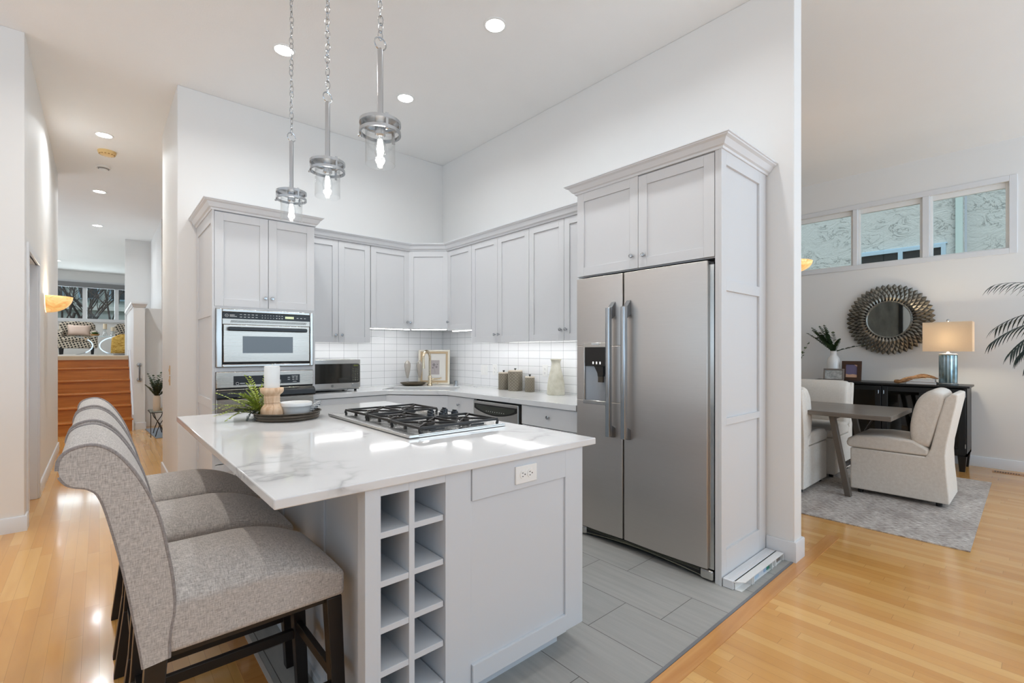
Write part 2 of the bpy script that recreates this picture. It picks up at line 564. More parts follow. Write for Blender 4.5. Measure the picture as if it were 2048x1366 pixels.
# ------------------------------------------------------------------ mesh builder
class MB:
    """collects shapes and links them as ONE mesh object; world coordinates unless a root is given"""
    def __init__(s, root=None):
        s.bm = bmesh.new()
        s.root = root
        s.T = Matrix()

    def _v(s, pts):
        return [s.bm.verts.new(s.T @ Vector(p)) for p in pts]

    def mesh(s, verts, faces):
        vs = s._v(verts)
        for f in faces:
            if len(set(f)) < 3:
                continue
            try:
                s.bm.faces.new([vs[i] for i in f])
            except ValueError:
                pass
        return s

    def box(s, x0, x1, y0, y1, z0, z1):
        v = [(x, y, z) for z in (z0, z1) for y in (y0, y1) for x in (x0, x1)]
        return s.mesh(v, [(0, 2, 3, 1), (4, 5, 7, 6), (0, 1, 5, 4), (2, 6, 7, 3), (0, 4, 6, 2), (1, 3, 7, 5)])

    def prism(s, pts, lo, hi, axis='z'):
        f = {'z': lambda a, b, c: (a, b, c), 'y': lambda a, b, c: (a, c, b), 'x': lambda a, b, c: (c, a, b)}[axis]
        n = len(pts)
        v = [f(a, b, lo) for a, b in pts] + [f(a, b, hi) for a, b in pts]
        return s.mesh(v, [tuple(range(n - 1, -1, -1)), tuple(range(n, 2 * n))] +
                      [(i, (i + 1) % n, n + (i + 1) % n, n + i) for i in range(n)])

    def holed(s, outer, hole, lo, hi):
        """vertical slab with one hole (outlines in x, y)"""
        tri = geometry.tessellate_polygon([[Vector((*p, 0)) for p in outer], [Vector((*p, 0)) for p in hole]])
        allp = outer + hole
        n, m = len(outer), len(hole)
        v = [(*p, lo) for p in allp] + [(*p, hi) for p in allp]
        N = n + m
        fs = [tuple(t) for t in tri] + [tuple(i + N for i in t) for t in tri]
        fs += [(i, (i + 1) % n, N + (i + 1) % n, N + i) for i in range(n)]
        fs += [(n + i, n + (i + 1) % m, N + n + (i + 1) % m, N + n + i) for i in range(m)]
        return s.mesh(v, fs)

    def lathe(s, prof, c=(0, 0, 0), axis=(0, 0, 1), seg=24, sx=1.0, sy=1.0):
        q = Vector((0, 0, 1)).rotation_difference(Vector(axis)).to_matrix().to_4x4()
        Mx = Matrix.Translation(c) @ q
        v, fs = [], []
        idx = []
        for r, z in prof:
            if r < 1e-6:
                idx.append([len(v)] * seg)
                v.append(Mx @ Vector((0, 0, z)))
            else:
                idx.append(list(range(len(v), len(v) + seg)))
                v += [Mx @ Vector((r * sx * math.cos(2 * PI * i / seg), r * sy * math.sin(2 * PI * i / seg), z)) for i in range(seg)]
        for a, b in zip(idx, idx[1:]):
            for i in range(seg):
                j = (i + 1) % seg
                f = []
                for k in (a[i], a[j], b[j], b[i]):
                    if k not in f:
                        f.append(k)
                fs.append(tuple(f))
        return s.mesh(v, fs)

    def ball(s, c, r, seg=16, sx=1, sy=1, sz=1):
        n = max(4, seg // 2)
        prof = [(r * math.sin(PI * i / n), -r * sz * math.cos(PI * i / n)) for i in range(n + 1)]
        prof[0] = (0, prof[0][1])
        prof[-1] = (0, prof[-1][1])
        return s.lathe(prof, c, seg=seg, sx=sx, sy=sy)

    def tube(s, pts, r, seg=8, closed=False):
        pts = [Vector(p) for p in pts]
        n = len(pts)
        rs = r if isinstance(r, (list, tuple)) else [r] * n
        v, fs = [], []
        up = None
        for i, p in enumerate(pts):
            if closed:
                t = pts[(i + 1) % n] - pts[i - 1]
            else:
                t = pts[min(i + 1, n - 1)] - pts[max(i - 1, 0)]
            if t.length < 1e-9:
                t = Vector((0, 0, 1))
            t.normalize()
            if up is None:
                up = t.orthogonal().normalized()
            up = (up - t * up.dot(t))
            if up.length < 1e-6:
                up = t.orthogonal()
            up.normalize()
            sd = t.cross(up)
            v += [p + (up * math.cos(2 * PI * k / seg) + sd * math.sin(2 * PI * k / seg)) * rs[i] for k in range(seg)]
        m = n if closed else n - 1
        for i in range(m):
            a, b = i * seg, ((i + 1) % n) * seg
            for k in range(seg):
                l = (k + 1) % seg
                fs.append((a + k, a + l, b + l, b + k))
        if not closed:
            fs.append(tuple(range(seg - 1, -1, -1)))
            fs.append(tuple(range((n - 1) * seg, n * seg)))
        return s.mesh(v, fs)

    def taper(s, p0, p1, a0, a1, b0=None, b1=None):
        """four-sided post from p0 to p1, half widths a (x) and b (y)"""
        b0 = b0 or a0
        b1 = b1 or a1
        v = []
        for p, a, b in ((p0, a0, b0), (p1, a1, b1)):
            v += [(p[0] - a, p[1] - b, p[2]), (p[0] + a, p[1] - b, p[2]), (p[0] + a, p[1] + b, p[2]), (p[0] - a, p[1] + b, p[2])]
        return s.mesh(v, [(3, 2, 1, 0), (4, 5, 6, 7)] + [(i, (i + 1) % 4, 4 + (i + 1) % 4, 4 + i) for i in range(4)])

    def bar(s, p0, p1, w, h, up=(0, 0, 1)):
        """rectangular bar between two points"""
        p0, p1 = Vector(p0), Vector(p1)
        t = (p1 - p0).normalized()
        u = Vector(up)
        u = (u - t * u.dot(t)).normalized()
        d = t.cross(u)
        v = []
        for p in (p0, p1):
            v += [p + d * (w / 2) * i + u * (h / 2) * j for i, j in ((-1, -1), (1, -1), (1, 1), (-1, 1))]
        return s.mesh(v, [(3, 2, 1, 0), (4, 5, 6, 7)] + [(i, (i + 1) % 4, 4 + (i + 1) % 4, 4 + i) for i in range(4)])

    def sweep(s, path, prof, side=1):
        """profile (out, z) swept along a flat (x, y) path with mitred corners; side +1 = left of travel"""
        P = [Vector(p) for p in path]
        n = len(P)
        off = []
        for i in range(n):
            ns = []
            if i > 0:
                t = (P[i] - P[i - 1]).normalized()
                ns.append(Vector((-t.y, t.x)) * side)
            if i < n - 1:
                t = (P[i + 1] - P[i]).normalized()
                ns.append(Vector((-t.y, t.x)) * side)
            off.append(ns[0] if len(ns) == 1 else (ns[0] + ns[1]) / (1 + ns[0].dot(ns[1])))
        m = len(prof)
        v = [(P[i].x + off[i].x * d, P[i].y + off[i].y * d, z) for i in range(n) for d, z in prof]
        fs = [(i * m + k, i * m + (k + 1) % m, (i + 1) * m + (k + 1) % m, (i + 1) * m + k) for i in range(n - 1) for k in range(m)]
        fs += [tuple(range(m - 1, -1, -1)), tuple(range((n - 1) * m, n * m))]
        return s.mesh(v, fs)

    def loft(s, ring, cols, shrink=None):
        """closed (y, z) outline lofted along x; cols = (x, scale about the outline's centre)"""
        cy_ = sum(p[0] for p in ring) / len(ring)
        cz_ = sum(p[1] for p in ring) / len(ring)
        n = len(ring)
        v = [(x, cy_ + (y - cy_) * k, cz_ + (z - cz_) * k) for x, k in cols for y, z in ring]
        fs = [(i * n + j, i * n + (j + 1) % n, (i + 1) * n + (j + 1) % n, (i + 1) * n + j) for i in range(len(cols) - 1) for j in range(n)]
        fs += [tuple(range(n - 1, -1, -1)), tuple(range((len(cols) - 1) * n, len(cols) * n))]
        return s.mesh(v, fs)

    def leaf(s, base, d, up, L, W, bend=0.15):
        base, d, up = Vector(base), Vector(d).normalized(), Vector(up)
        up = (up - d * up.dot(d))
        up = up.normalized() if up.length > 1e-6 else d.orthogonal().normalized()
        sd = d.cross(up)
        pts = [base, base + d * L * .35 + sd * W / 2 + up * bend * L * .2, base + d * L * .75 + sd * W * .38 + up * bend * L * .1,
               base + d * L - up * bend * L * .4, base + d * L * .75 - sd * W * .38 + up * bend * L * .1, base + d * L * .35 - sd * W / 2 + up * bend * L * .2,
               base + d * L * .5 + up * bend * L * .02]
        return s.mesh(pts, [(0, 1, 6), (1, 2, 6), (2, 3, 6), (3, 4, 6), (4, 5, 6), (5, 0, 6)])

    def build(s, name, mat, parent=None, bevel=0.0, seg=2, smooth=0.6, label=None, merge=False):
        parent = parent if parent is not None else s.root
        if merge:
            bmesh.ops.remove_doubles(s.bm, verts=s.bm.verts, dist=1e-5)
        bmesh.ops.recalc_face_normals(s.bm, faces=s.bm.faces)
        if s.root is not None:
            l = s.root.matrix_basis.translation
            p = s.root.parent
            bmesh.ops.translate(s.bm, vec=-Vector(l), verts=s.bm.verts)
        me = bpy.data.meshes.new(name)
        s.bm.to_mesh(me)
        s.bm.free()
        me.materials.append(M[mat] if isinstance(mat, str) else mat)
        me.shade_smooth()
        me.set_sharp_from_angle(angle=smooth)
        o = bpy.data.objects.new(name, me)
        COL.objects.link(o)
        if parent is not None:
            o.parent = parent
            if parent.type == 'MESH' and 'off' in parent:
                pass
        if bevel:
            b = o.modifiers.new('bevel', 'BEVEL')
            b.width = bevel
            b.segments = seg
            b.limit_method = 'ANGLE'
            b.angle_limit = 0.7
            b.use_clamp_overlap = True
        if label:
            o['label'] = label
        return o


def tag(o, label, cat, group=None):
    o['label'] = label
    o['category'] = cat
    if group:
        o['group'] = group
    return o


def thing(name, label, cat, loc=(0, 0, 0), rotz=0.0, group=None):
    o = bpy.data.objects.new(name, None)
    COL.objects.link(o)
    o.location = loc
    o.rotation_euler = (0, 0, rotz)
    o.empty_display_size = 0.05
    return tag(o, label, cat, group)


def dup(root, loc, rotz, label, group=None):
    """copy a thing with its parts and sub-parts"""
    r = root.copy()
    COL.objects.link(r)
    r.location = loc
    r.rotation_euler = (0, 0, rotz)
    r['label'] = label
    if group:
        r['group'] = group
    for ch in list(root.children):
        c = ch.copy()
        COL.objects.link(c)
        c.parent = r
        for g in list(ch.children):
            d = g.copy()
            COL.objects.link(d)
            d.parent = c
    return r


def struct(mb, name, mat, **kw):
    o = mb.build(name, mat, **kw)
    o['kind'] = 'structure'
    return o


def frame_matrix(P, u, n):
    """local a = along u, b = out along n, c = up"""
    u, n = Vector(u).normalized(), Vector(n).normalized()
    m = Matrix.Identity(4)
    for i in range(3):
        m[i][0], m[i][1], m[i][2], m[i][3] = u[i], n[i], (0, 0, 1)[i], P[i]
    return m


KNOB = [(0, 0), (0.006, 0), (0.005, 0.012), (0.013, 0.017), (0.0145, 0.023), (0.012, 0.028), (0, 0.030)]


def shaker(root, name, P, u, n, w, h, rail=0.062, t=0.02, rec=0.009, knob=None, mat='cab', flat=False, gap=0.0018):
    """door or drawer front as one mesh, its knob a child of it; P is the lower corner on the carcass face"""
    mb = MB(root)
    mb.T = frame_matrix(P, u, n)
    g = gap
    if flat:
        mb.box(g, w - g, 0.001, t, g, h - g)
    else:
        mb.box(g, g + rail, 0.001, t, g, h - g)
        mb.box(w - g - rail, w - g, 0.001, t, g, h - g)
        mb.box(g + rail, w - g - rail, 0.001, t, h - g - rail, h - g)
        mb.box(g + rail, w - g - rail, 0.001, t, g, g + rail)
        mb.box(g + rail, w - g - rail, 0.001, t - rec, g + rail, h - g - rail)
    d = mb.build(name, mat, bevel=0.0012)
    if knob:
        kb = MB(root)
        kb.T = frame_matrix(P, u, n)
        kb.lathe(KNOB, (knob[0], t, knob[1]), (0, 1, 0), 16)
        kb.build('knob', 'nickel', parent=d, label='round brushed nickel knob')
    return d

# ------------------------------------------------------------------ the room shell
CZ = 3.635
struct(MB().box(-4.5, 9.0, -4.5, 19.0, -0.12, 0.0), 'floor', 'floor')
b = MB()
b.box(0.515, 3.235, 1.045, 5.0, 0.0, 0.0025)
struct(b, 'floor_kitchen', 'floortile')
struct(MB().box(0.44, 3.9, 0.955, 1.03, 0.0, 0.002), 'trim_1', 'border')
struct(MB().box(0.43, 0.50, 1.03, 5.0, 0.0, 0.002), 'trim_2', 'border')
struct(MB().box(0.515, 3.235, 1.031, 1.045, 0.0, 0.004), 'trim_3', plain('tile_edge_strip', srgb(128, 130, 134), 0.4, 0.3))
struct(MB().box(0.50, 0.515, 1.031, 5.0, 0.0, 0.004), 'trim_4', plain('pale_edge_strip', srgb(205, 196, 186), 0.4))
struct(MB().box(-4.5, 7.65, -4.5, 18.9, CZ, CZ + 0.12), 'ceiling', 'ceiling')

# fridge wall, oven wall block, dining wall with its clerestory
struct(MB().box(3.235, 3.365, 1.03, 5.0, 0, CZ), 'wall_fridge_side', 'wall', bevel=0.006)
struct(MB().box(0.51, 7.6, 5.0, 6.284, 0, CZ), 'wall_oven_side', 'wall', bevel=0.006)
DX = 7.5
WY0, WY1, WZ0, WZ1 = 0.267, 2.40, 2.44, 3.175
b = MB()
b.box(DX, DX + 0.16, -4.5, 5.0, 0, WZ0)
b.box(DX, DX + 0.16, -4.5, 5.0, WZ1, CZ)
b.box(DX, DX + 0.16, -4.5, WY0, WZ0, WZ1)
b.box(DX, DX + 0.16, WY1, 5.0, WZ0, WZ1)
struct(b, 'wall_dining', 'wall')

# left pillar and hallway wall with the side doorway
b = MB()
b.box(-4.5, -0.41, 4.92, 5.06, 0, CZ)
b.box(-0.55, -0.41, 5.06, 5.10, 0, CZ)
b.box(-0.55, -0.41, 5.10, 5.91, 2.07, CZ)
b.box(-0.55, -0.41, 5.91, 8.55, 0, CZ)
struct(b, 'wall_hall_left', 'wall', bevel=0.004)
b = MB()
b.box(-0.425, -0.398, 5.035, 5.10, 0.10, 2.13)
b.box(-0.425, -0.398, 5.91, 5.97, 0.0, 2.13)
b.box(-0.425, -0.398, 5.10, 5.91, 2.07, 2.13)
b.box(-0.55, -0.41, 5.895, 5.91, 0, 2.07)
struct(b, 'trim_5', 'trim', bevel=0.003)
d1 = struct(MB().box(-0.60, -0.555, 5.06, 5.95, 0.004, 2.09), 'door_1', 'trim', bevel=0.003)
# upstairs living room and stair hall walls
b = MB()
b.box(-3.2, -0.95 - 0.55, 18.7, 18.85, 0, CZ)
b.box(0.95, 3.0, 18.7, 18.85, 0, CZ)
b.box(-1.5, 0.95, 18.7, 18.85, 0, 2.25)
b.box(-1.5, 0.95, 18.7, 18.85, 3.30, CZ)
struct(b, 'wall_upstairs_far', 'wall')
struct(MB().box(0.40, 3.0, 12.62, 12.76, 0, CZ), 'wall_stair_head', 'wall')
struct(MB().box(0.82, 0.96, 10.30, 12.62, 0, CZ), 'wall_stair_right', 'wall')
struct(MB().box(0.576, 0.8195, 10.31, 12.6, 0, 2.05), 'stair_gap_fill', 'wall')  # block added to fill the dark slot, so its face takes even light
struct(MB().box(1.70, 1.84, 6.284, 10.44, 0, CZ), 'wall_entry', 'wall')
struct(MB().box(0.96, 1.70, 10.30, 10.44, 0, CZ), 'wall_entry_far', 'wall')
struct(MB().box(-3.2, -3.06, 8.55, 18.85, 0, CZ), 'wall_upstairs_left', 'wall')
struct(MB().box(2.86, 3.0, 12.76, 18.7, 0, CZ), 'wall_upstairs_right', 'wall')
struct(MB().box(-3.06, 2.86, 11.32, 18.7, 1.10, 1.22), 'floor_upstairs', plain('pale_carpet', srgb(214, 206, 196), 0.95, bump=0.5, bscale=300))

# baseboards
def base(name, path, side, h=0.115, t=0.014):
    return struct(MB().sweep(path, [(0, 0), (t, 0), (t, h - 0.006), (t - 0.004, h), (0, h)], side), name, 'trim')


base('baseboard_fridge_end', [(3.235, 1.188), (3.235, 1.03), (3.365, 1.03), (3.365, 5.0)], -1, 0.125)
base('baseboard_dining', [(DX, 5.0), (DX, -4.4)], -1)
base('baseboard_hall_right', [(0.51, 5.0), (0.51, 6.284), (1.7, 6.284)], 1)
base('baseboard_pillar', [(-4.5, 4.92), (-0.41, 4.92), (-0.41, 5.035)], -1, 0.11)
base('baseboard_hall_left', [(-0.41, 5.97), (-0.41, 8.55), (-0.55, 8.55)], -1)
base('baseboard_upstairs', [(0.82, 10.30), (0.82, 12.62)], 1)

# wall tile behind the counters
struct(MB().box(1.43, 3.235, 4.988, 5.0, 0.914, 1.60), 'trim_6', 'tile_x')
struct(MB().box(3.223, 3.235, 2.25, 4.988, 0.914, 1.60), 'trim_7', 'tile_y')

# clerestory window, three panes
b = MB()
o_, i_ = 0.062, 0.0
b.box(DX - 0.016, DX + 0.001, WY0 - o_, WY0, WZ0 - o_, WZ1 + o_)
b.box(DX - 0.016, DX + 0.001, WY0, 5.0 - 2.5, WZ1, WZ1 + o_)
b.box(DX - 0.016, DX + 0.001, WY0, 5.0 - 2.5, WZ0 - o_, WZ0)
b.box(DX - 0.010, DX + 0.12, 0.926, 0.990, WZ0, WZ1)
b.box(DX - 0.010, DX + 0.12, 1.640, 1.690, WZ0, WZ1)
w1 = struct(b, 'window_1', 'trim', bevel=0.003)
for y0, y1 in ((WY0, 0.926), (0.990, 1.640), (1.690, WY1)):
    f = MB()
    f.box(DX + 0.03, DX + 0.08, y0, y0 + 0.028, WZ0, WZ1)
    f.box(DX + 0.03, DX + 0.08, y1 - 0.028, y1, WZ0, WZ1)
    f.box(DX + 0.031, DX + 0.079, y0 + 0.028, y1 - 0.028, WZ1 - 0.06, WZ1)
    f.box(DX + 0.031, DX + 0.079, y0 + 0.028, y1 - 0.028, WZ0, WZ0 + 0.016)
    fo = f.build('window_frame', 'white_plastic', parent=w1, bevel=0.003)
    MB().box(DX + 0.052, DX + 0.056, y0 + 0.02, y1 - 0.02, WZ0 + 0.01, WZ1 - 0.05).build('pane', 'pane', parent=fo)

# upstairs window with its grey valance
b = MB()
for x0, x1 in ((-1.5, -1.44), (-0.375, -0.275), (0.345, 0.44), (0.89, 0.95)):
    b.box(x0, x1, 18.66, 18.80, 2.25, 3.30)
b.box(-1.55, 1.0, 18.62, 18.70, 2.17, 2.26)
b.box(-1.55, 1.0, 18.67, 18.70, 3.28, 3.38)
w2 = struct(b, 'window_2', 'trim')
for x0, x1 in ((-1.44, -0.375), (-0.275, 0.345), (0.44, 0.89)):
    MB().box(x0, x1, 18.74, 18.745, 2.26, 3.30).build('pane', 'pane', parent=w2)
tag(MB().box(-1.48, 0.93, 18.55, 18.655, 3.17, 3.31).build('window_valance', plain('grey_shade_cloth', srgb(128, 128, 130), 0.8)),
    'grey roller shade rolled up above the far upstairs window', 'blind')

# staircase of orange oak up to the living room
st = thing('staircase', 'orange oak stairs rising to the upstairs living room', 'stairs', (0, 9.95, 0))
RH = 0.2035
for k in range(6):
    y = 9.95 + 0.26 * k
    MB(st).box(-1.3, 0.42, y, y + 0.02, RH * k, RH * (k + 1) - 0.03).build('riser', 'stair')
    if k < 5:
        MB(st).box(-1.3, 0.42, y - 0.025, y + 0.28, RH * (k + 1) - 0.03, RH * (k + 1)).build('tread', 'stair', bevel=0.008, seg=3)
MB(st).prism([(11.215, 1.152), (11.235, 1.212), (11.26, 1.226), (11.34, 1.222), (11.34, 1.152)], -1.3, 0.40, 'x').build(
    'carpet_nosing', plain('tan_carpet', srgb(190, 168, 140), 0.95), label='tan carpet roll over the top step')
MB(st).prism([(9.93, 0), (9.93, 0.26), (11.2, 1.33), (11.5, 1.33), (11.5, 0)], 0.405, 0.425, 'x').build('skirt_board', 'trim')
hw = thing('stair_half_wall', 'white half wall with a moulded cap beside the stairs', 'half wall', (0.50, 10.0, 0))
MB(hw).box(0.426, 0.575, 10.0, 12.61, 0, 2.05).build('wall_body', 'wall')
MB(hw).sweep([(0.426, 12.6), (0.426, 10.0), (0.575, 10.0), (0.575, 12.6)],
             [(0, 2.05), (0.012, 2.05), (0.02, 2.075), (0.035, 2.095), (0.035, 2.125), (0, 2.125)], -1).build('cap_moulding', 'trim')
MB(hw).box(0.426, 0.575, 10.0, 12.6, 2.05, 2.124).build('cap_board', 'trim')
MB(hw).sweep([(0.445, 10.0), (0.575, 10.0), (0.575, 10.3)], [(0, 0), (0.014, 0), (0.014, 0.11), (0, 0.115)], -1).build('base_moulding', 'trim')
gb = thing('grab_bar', 'grey metal grab bar on the end of the white half wall', 'grab bar', (0.50, 9.99, 0.80))
MB(gb).tube([(0.5, 9.99, 0.83), (0.5, 9.945, 0.84), (0.5, 9.935, 0.88), (0.5, 9.935, 1.03), (0.5, 9.945, 1.07), (0.5, 9.99, 1.08)], 0.011, 10).build('rail', plain('grey_metal', srgb(128, 128, 130), 0.35, 0.8))
for z in (0.83, 1.08):
    MB(gb).lathe([(0, 0), (0.036, 0), (0.034, 0.010), (0.016, 0.014), (0, 0.014)], (0.5, 9.999, z), (0, -1, 0), 20).build('mounting_plate', 'nickel')

# ------------------------------------------------------------------ wall cabinets
X_, Y_ = Vector((1, 0, 0)), Vector((0, 1, 0))
UL, UR = 4.69, 2.92            # carcass faces of the two upper runs (doors stand 20 mm proud)
TOPZ = 2.415


def upper(name, label, box, doors, group='white upper cabinets'):
    t = thing(name, label, 'cabinet', ((box[0] + box[1]) / 2, (box[2] + box[3]) / 2, box[4]), group=group)
    MB(t).box(*box[:4], box[4] + (0.016 if box[4] < 1.5 else 0.0), box[5]).build('cabinet_body', 'cab')
    for P, u, n, w, h, k in doors:
        shaker(t, 'door', P, u, n, w, h, rail=0.058, knob=k)
    return t


GU = 'white upper cabinets with round knobs'
mX = -X_
mY = -Y_
upper('upper_cabinet', 'white two-door upper cabinet above the countertop microwave', (1.423, 2.131, UL, 4.988, 1.395, TOPZ),
      [((1.425, UL, 1.395), X_, mY, 0.370, 1.02, (0.340, 0.075)), ((1.795, UL, 1.395), X_, mY, 0.336, 1.02, (0.032, 0.075))], GU)
upper('upper_cabinet', 'short white one-door upper cabinet left of the corner cabinet', (2.133, 2.585, UL, 4.988, 1.555, TOPZ),
      [((2.135, UL, 1.555), X_, mY, 0.448, 0.86, (0.420, 0.075))], GU)
c = thing('corner_cabinet', 'white angled corner upper cabinet above the sink', 'cabinet', (2.95, 4.70, 1.555), group=GU)
A_, B_ = Vector((2.588, UL, 0)), Vector((UR, 4.392, 0))
MB(c).prism([(2.588, 4.985), (2.588, UL), (UR, 4.392), (3.22, 4.392), (3.22, 4.985)], 1.555, TOPZ).build('cabinet_body', 'cab')
du = (B_ - A_).normalized()
dn = Vector((du.y, -du.x, 0))
if dn.dot(Vector((-1, -1, 0))) < 0:
    dn = -dn
shaker(c, 'door', (A_.x, A_.y, 1.555), du, dn, (B_ - A_).length, 0.86, rail=0.058, knob=(0.032, 0.072))
upper('upper_cabinet', 'short white one-door upper cabinet right of the corner cabinet', (UR, 3.22, 3.938, 4.388, 1.535, TOPZ),
      [((UR, 4.388, 1.535), mY, mX, 0.45, 0.88, (0.030, 0.095))], GU)
upper('upper_cabinet', 'white two-door upper cabinet above the grey canisters', (UR, 3.22, 3.070, 3.936, 1.395, TOPZ),
      [((UR, 3.936, 1.395), mY, mX, 0.423, 1.02, (0.392, 0.075)), ((UR, 3.513, 1.395), mY, mX, 0.443, 1.02, (0.030, 0.075))], GU)
upper('upper_cabinet', 'white two-door upper cabinet partly hidden by the refrigerator cabinet', (UR, 3.22, 2.252, 3.068, 1.395, TOPZ),
      [((UR, 3.068, 1.395), mY, mX, 0.423, 1.02, (0.392, 0.095)), ((UR, 2.645, 1.395), mY, mX, 0.393, 1.02, (0.030, 0.095))], GU)


def crown(z0, z1, d):
    h = z1 - z0
    return [(-0.02, z0), (0.006, z0), (0.010, z0 + 0.18 * h), (0.022, z0 + 0.26 * h), (0.028, z0 + 0.40 * h), (d * 0.62, z0 + 0.66 * h),
            (d * 0.86, z0 + 0.78 * h), (d * 0.9, z0 + 0.86 * h), (d, z0 + 0.90 * h), (d, z1), (-0.02, z1)]


tag(MB().sweep([(1.424, 4.668), (2.59, 4.668), (2.898, 4.391), (2.898, 2.24)], crown(TOPZ, 2.497, 0.052), -1).build('crown_moulding', 'trim', smooth=0.35),
    'white crown moulding running along the tops of the upper cabinets', 'moulding')

# under-cabinet light strips
for nm, args, lab in (
        ('l', (1.46, 2.10, 4.79, 4.82, 1.403, 1.410), 'slim light strip under the cabinet above the microwave'),
        ('m', (2.15, 2.62, 4.715, 4.745, 1.547, 1.554), 'glowing light strip under the short cabinet left of the sink corner'),
        ('c', (2.945, 2.975, 3.96, 4.36, 1.527, 1.534), 'glowing light strip under the short cabinet right of the sink corner'),
        ('r', (3.02, 3.05, 2.35, 3.90, 1.403, 1.410), 'long light strip under the cabinets above the canisters')):
    t = thing('under_cabinet_light', lab, 'light strip', ((args[0] + args[1]) / 2, (args[2] + args[3]) / 2, args[4]))
    x0, x1, y0, y1, z0, z1 = args
    MB(t).box(x0, x1, y0, y1, z0 + 0.004, z1 + 0.0005).build('housing', 'white_plastic')
    MB(t).box(x0 + 0.003, x1 - 0.003, y0 + 0.003, y1 - 0.003, z0, z0 + 0.0045).build('diffuser', 'led')
t = thing('under_cabinet_light', 'glowing light strip under the angled corner cabinet', 'light strip', (2.78, 4.58, 1.540))
for nm, z0, z1, mt, ww in (('housing', 1.550, 1.5545, 'white_plastic', 0.03), ('diffuser', 1.547, 1.5505, 'led', 0.024)):
    b = MB(t)
    a0 = A_ + du * 0.03 - dn * 0.03
    a1 = B_ - du * 0.03 - dn * 0.03
    b.bar((a0.x, a0.y, (z0 + z1) / 2), (a1.x, a1.y, (z0 + z1) / 2), ww, z1 - z0)
    b.build(nm, mt)

# ------------------------------------------------------------------ tall oven cabinet
oc = thing('oven_cabinet', 'tall white cabinet holding the wall oven and built-in microwave', 'cabinet', (1.04, 4.6, 0))
b = MB(oc)
F = 4.254
b.box(0.664, 0.682, F, 4.995, 0.09, 2.40)
b.box(1.402, 1.42, F, 4.995, 0.0, 2.40)
b.box(0.682, 1.402, 4.80, 4.995, 0.0, 2.40)
b.box(0.682, 1.402, F, 4.80, 1.655, 2.40)
b.box(0.682, 1.402, F, 4.80, 1.150, 1.178)
b.box(0.682, 1.402, F, 4.80, 0.43, 0.492)
b.box(0.682, 1.402, F, 4.80, 0.09, 0.11)
b.build('cabinet_body', 'cab')
b = MB(oc)
sx = 0.65
b.box(sx, 0.664, F - 0.02, F + 0.04, 0.0, 2.40)
b.box(sx, 0.664, 4.925, 4.995, 0.0, 2.40)
for z0, z1 in ((2.31, 2.40), (1.585, 1.655), (0.86, 0.93), (0.0, 0.16)):
    b.box(sx, 0.664, F + 0.04, 4.925, z0, z1)
b.box(0.658, 0.664, F + 0.04, 4.925, 0.1, 2.35)
b.build('side_panel', 'cab', bevel=0.001)
b = MB(oc)
b.box(0.652, 0.672, F - 0.018, F, 0.09, 1.66)
b.box(1.402, 1.42, F - 0.018, F, 0.09, 1.66)
for z0, z1 in ((1.148, 1.180), (1.643, 1.660), (0.43, 0.495)):
    b.box(0.672, 1.402, F - 0.018, F, z0, z1)
b.build('face_frame', 'cab')
shaker(oc, 'door', (0.664, F, 1.658), X_, mY, 0.383, 0.735, knob=(0.357, 0.083))
shaker(oc, 'door', (1.047, F, 1.658), X_, mY, 0.369, 0.735, knob=(0.027, 0.083))
shaker(oc, 'drawer', (0.664, F, 0.10), X_, mY, 0.755, 0.325, knob=(0.377, 0.16))
MB(oc).sweep([(sx, 4.995), (sx, F - 0.02), (1.42, F - 0.02), (1.42, 4.62)], crown(2.40, 2.478, 0.062), -1).build('crown', 'trim', smooth=0.35)
MB(oc).box(0.66, 1.41, F + 0.06, 4.9, 0.0, 0.09).build('toe_kick', 'cab_in')

# built-in microwave oven
yF = 4.232
mw = thing('built_in_microwave', 'stainless built-in microwave oven above the wall oven', 'microwave', (1.036, 4.4, 1.18))
b = MB(mw)
b.box(0.674, 0.716, yF - 0.018, yF + 0.40, 1.182, 1.641)
b.box(1.372, 1.399, yF - 0.018, yF + 0.40, 1.182, 1.641)
b.box(0.716, 1.372, yF - 0.018, yF + 0.40, 1.615, 1.641)
b.box(0.716, 1.372, yF - 0.018, yF + 0.40, 1.182, 1.206)
b.build('trim_frame', 'steel_light', bevel=0.006, seg=3)
MB(mw).box(0.716, 1.372, yF, yF + 0.38, 1.206, 1.615).build('cavity_body', 'black_matte')
cp = MB(mw).box(0.718, 1.370, yF - 0.016, yF, 1.565, 1.613).build('control_panel', 'black')
b = MB(mw)
for i in range(5):
    for r in (0, 1):
        b.box(0.835 + i * 0.028, 0.851 + i * 0.028, yF - 0.0172, yF - 0.016, 1.577 + r * 0.02, 1.582 + r * 0.02)
for i in range(8):
    for r in (0, 1):
        b.box(0.995 + i * 0.021, 0.999 + i * 0.021 + (0.006 if i > 4 else 0), yF - 0.0172, yF - 0.016, 1.576 + r * 0.02, 1.583 + r * 0.02)
for i in range(3):
    b.box(1.262 + i * 0.03, 1.276 + i * 0.03, yF - 0.0172, yF - 0.016, 1.585, 1.591)
b.box(0.765, 0.80, yF - 0.0172, yF - 0.016, 1.590, 1.595)
b.box(0.765, 0.815, yF - 0.0172, yF - 0.016, 1.580, 1.585)
b.build('key_legends', 'print_white', parent=cp, label='rows of small pale key legends')
b = MB(mw)
b.tube([(0.745 + 0.011 * math.cos(a), yF - 0.0165, 1.588 + 0.011 * math.sin(a)) for a in [i * PI / 10 for i in range(20)]], 0.0016, 6, True)
b.tube([(0.740, yF - 0.0165, 1.592), (0.745, yF - 0.0165, 1.583), (0.750, yF - 0.0165, 1.592)], 0.0012, 5)
b.build('round_emblem', 'print_white', parent=cp, label='small round monogram emblem')
b = MB(mw)
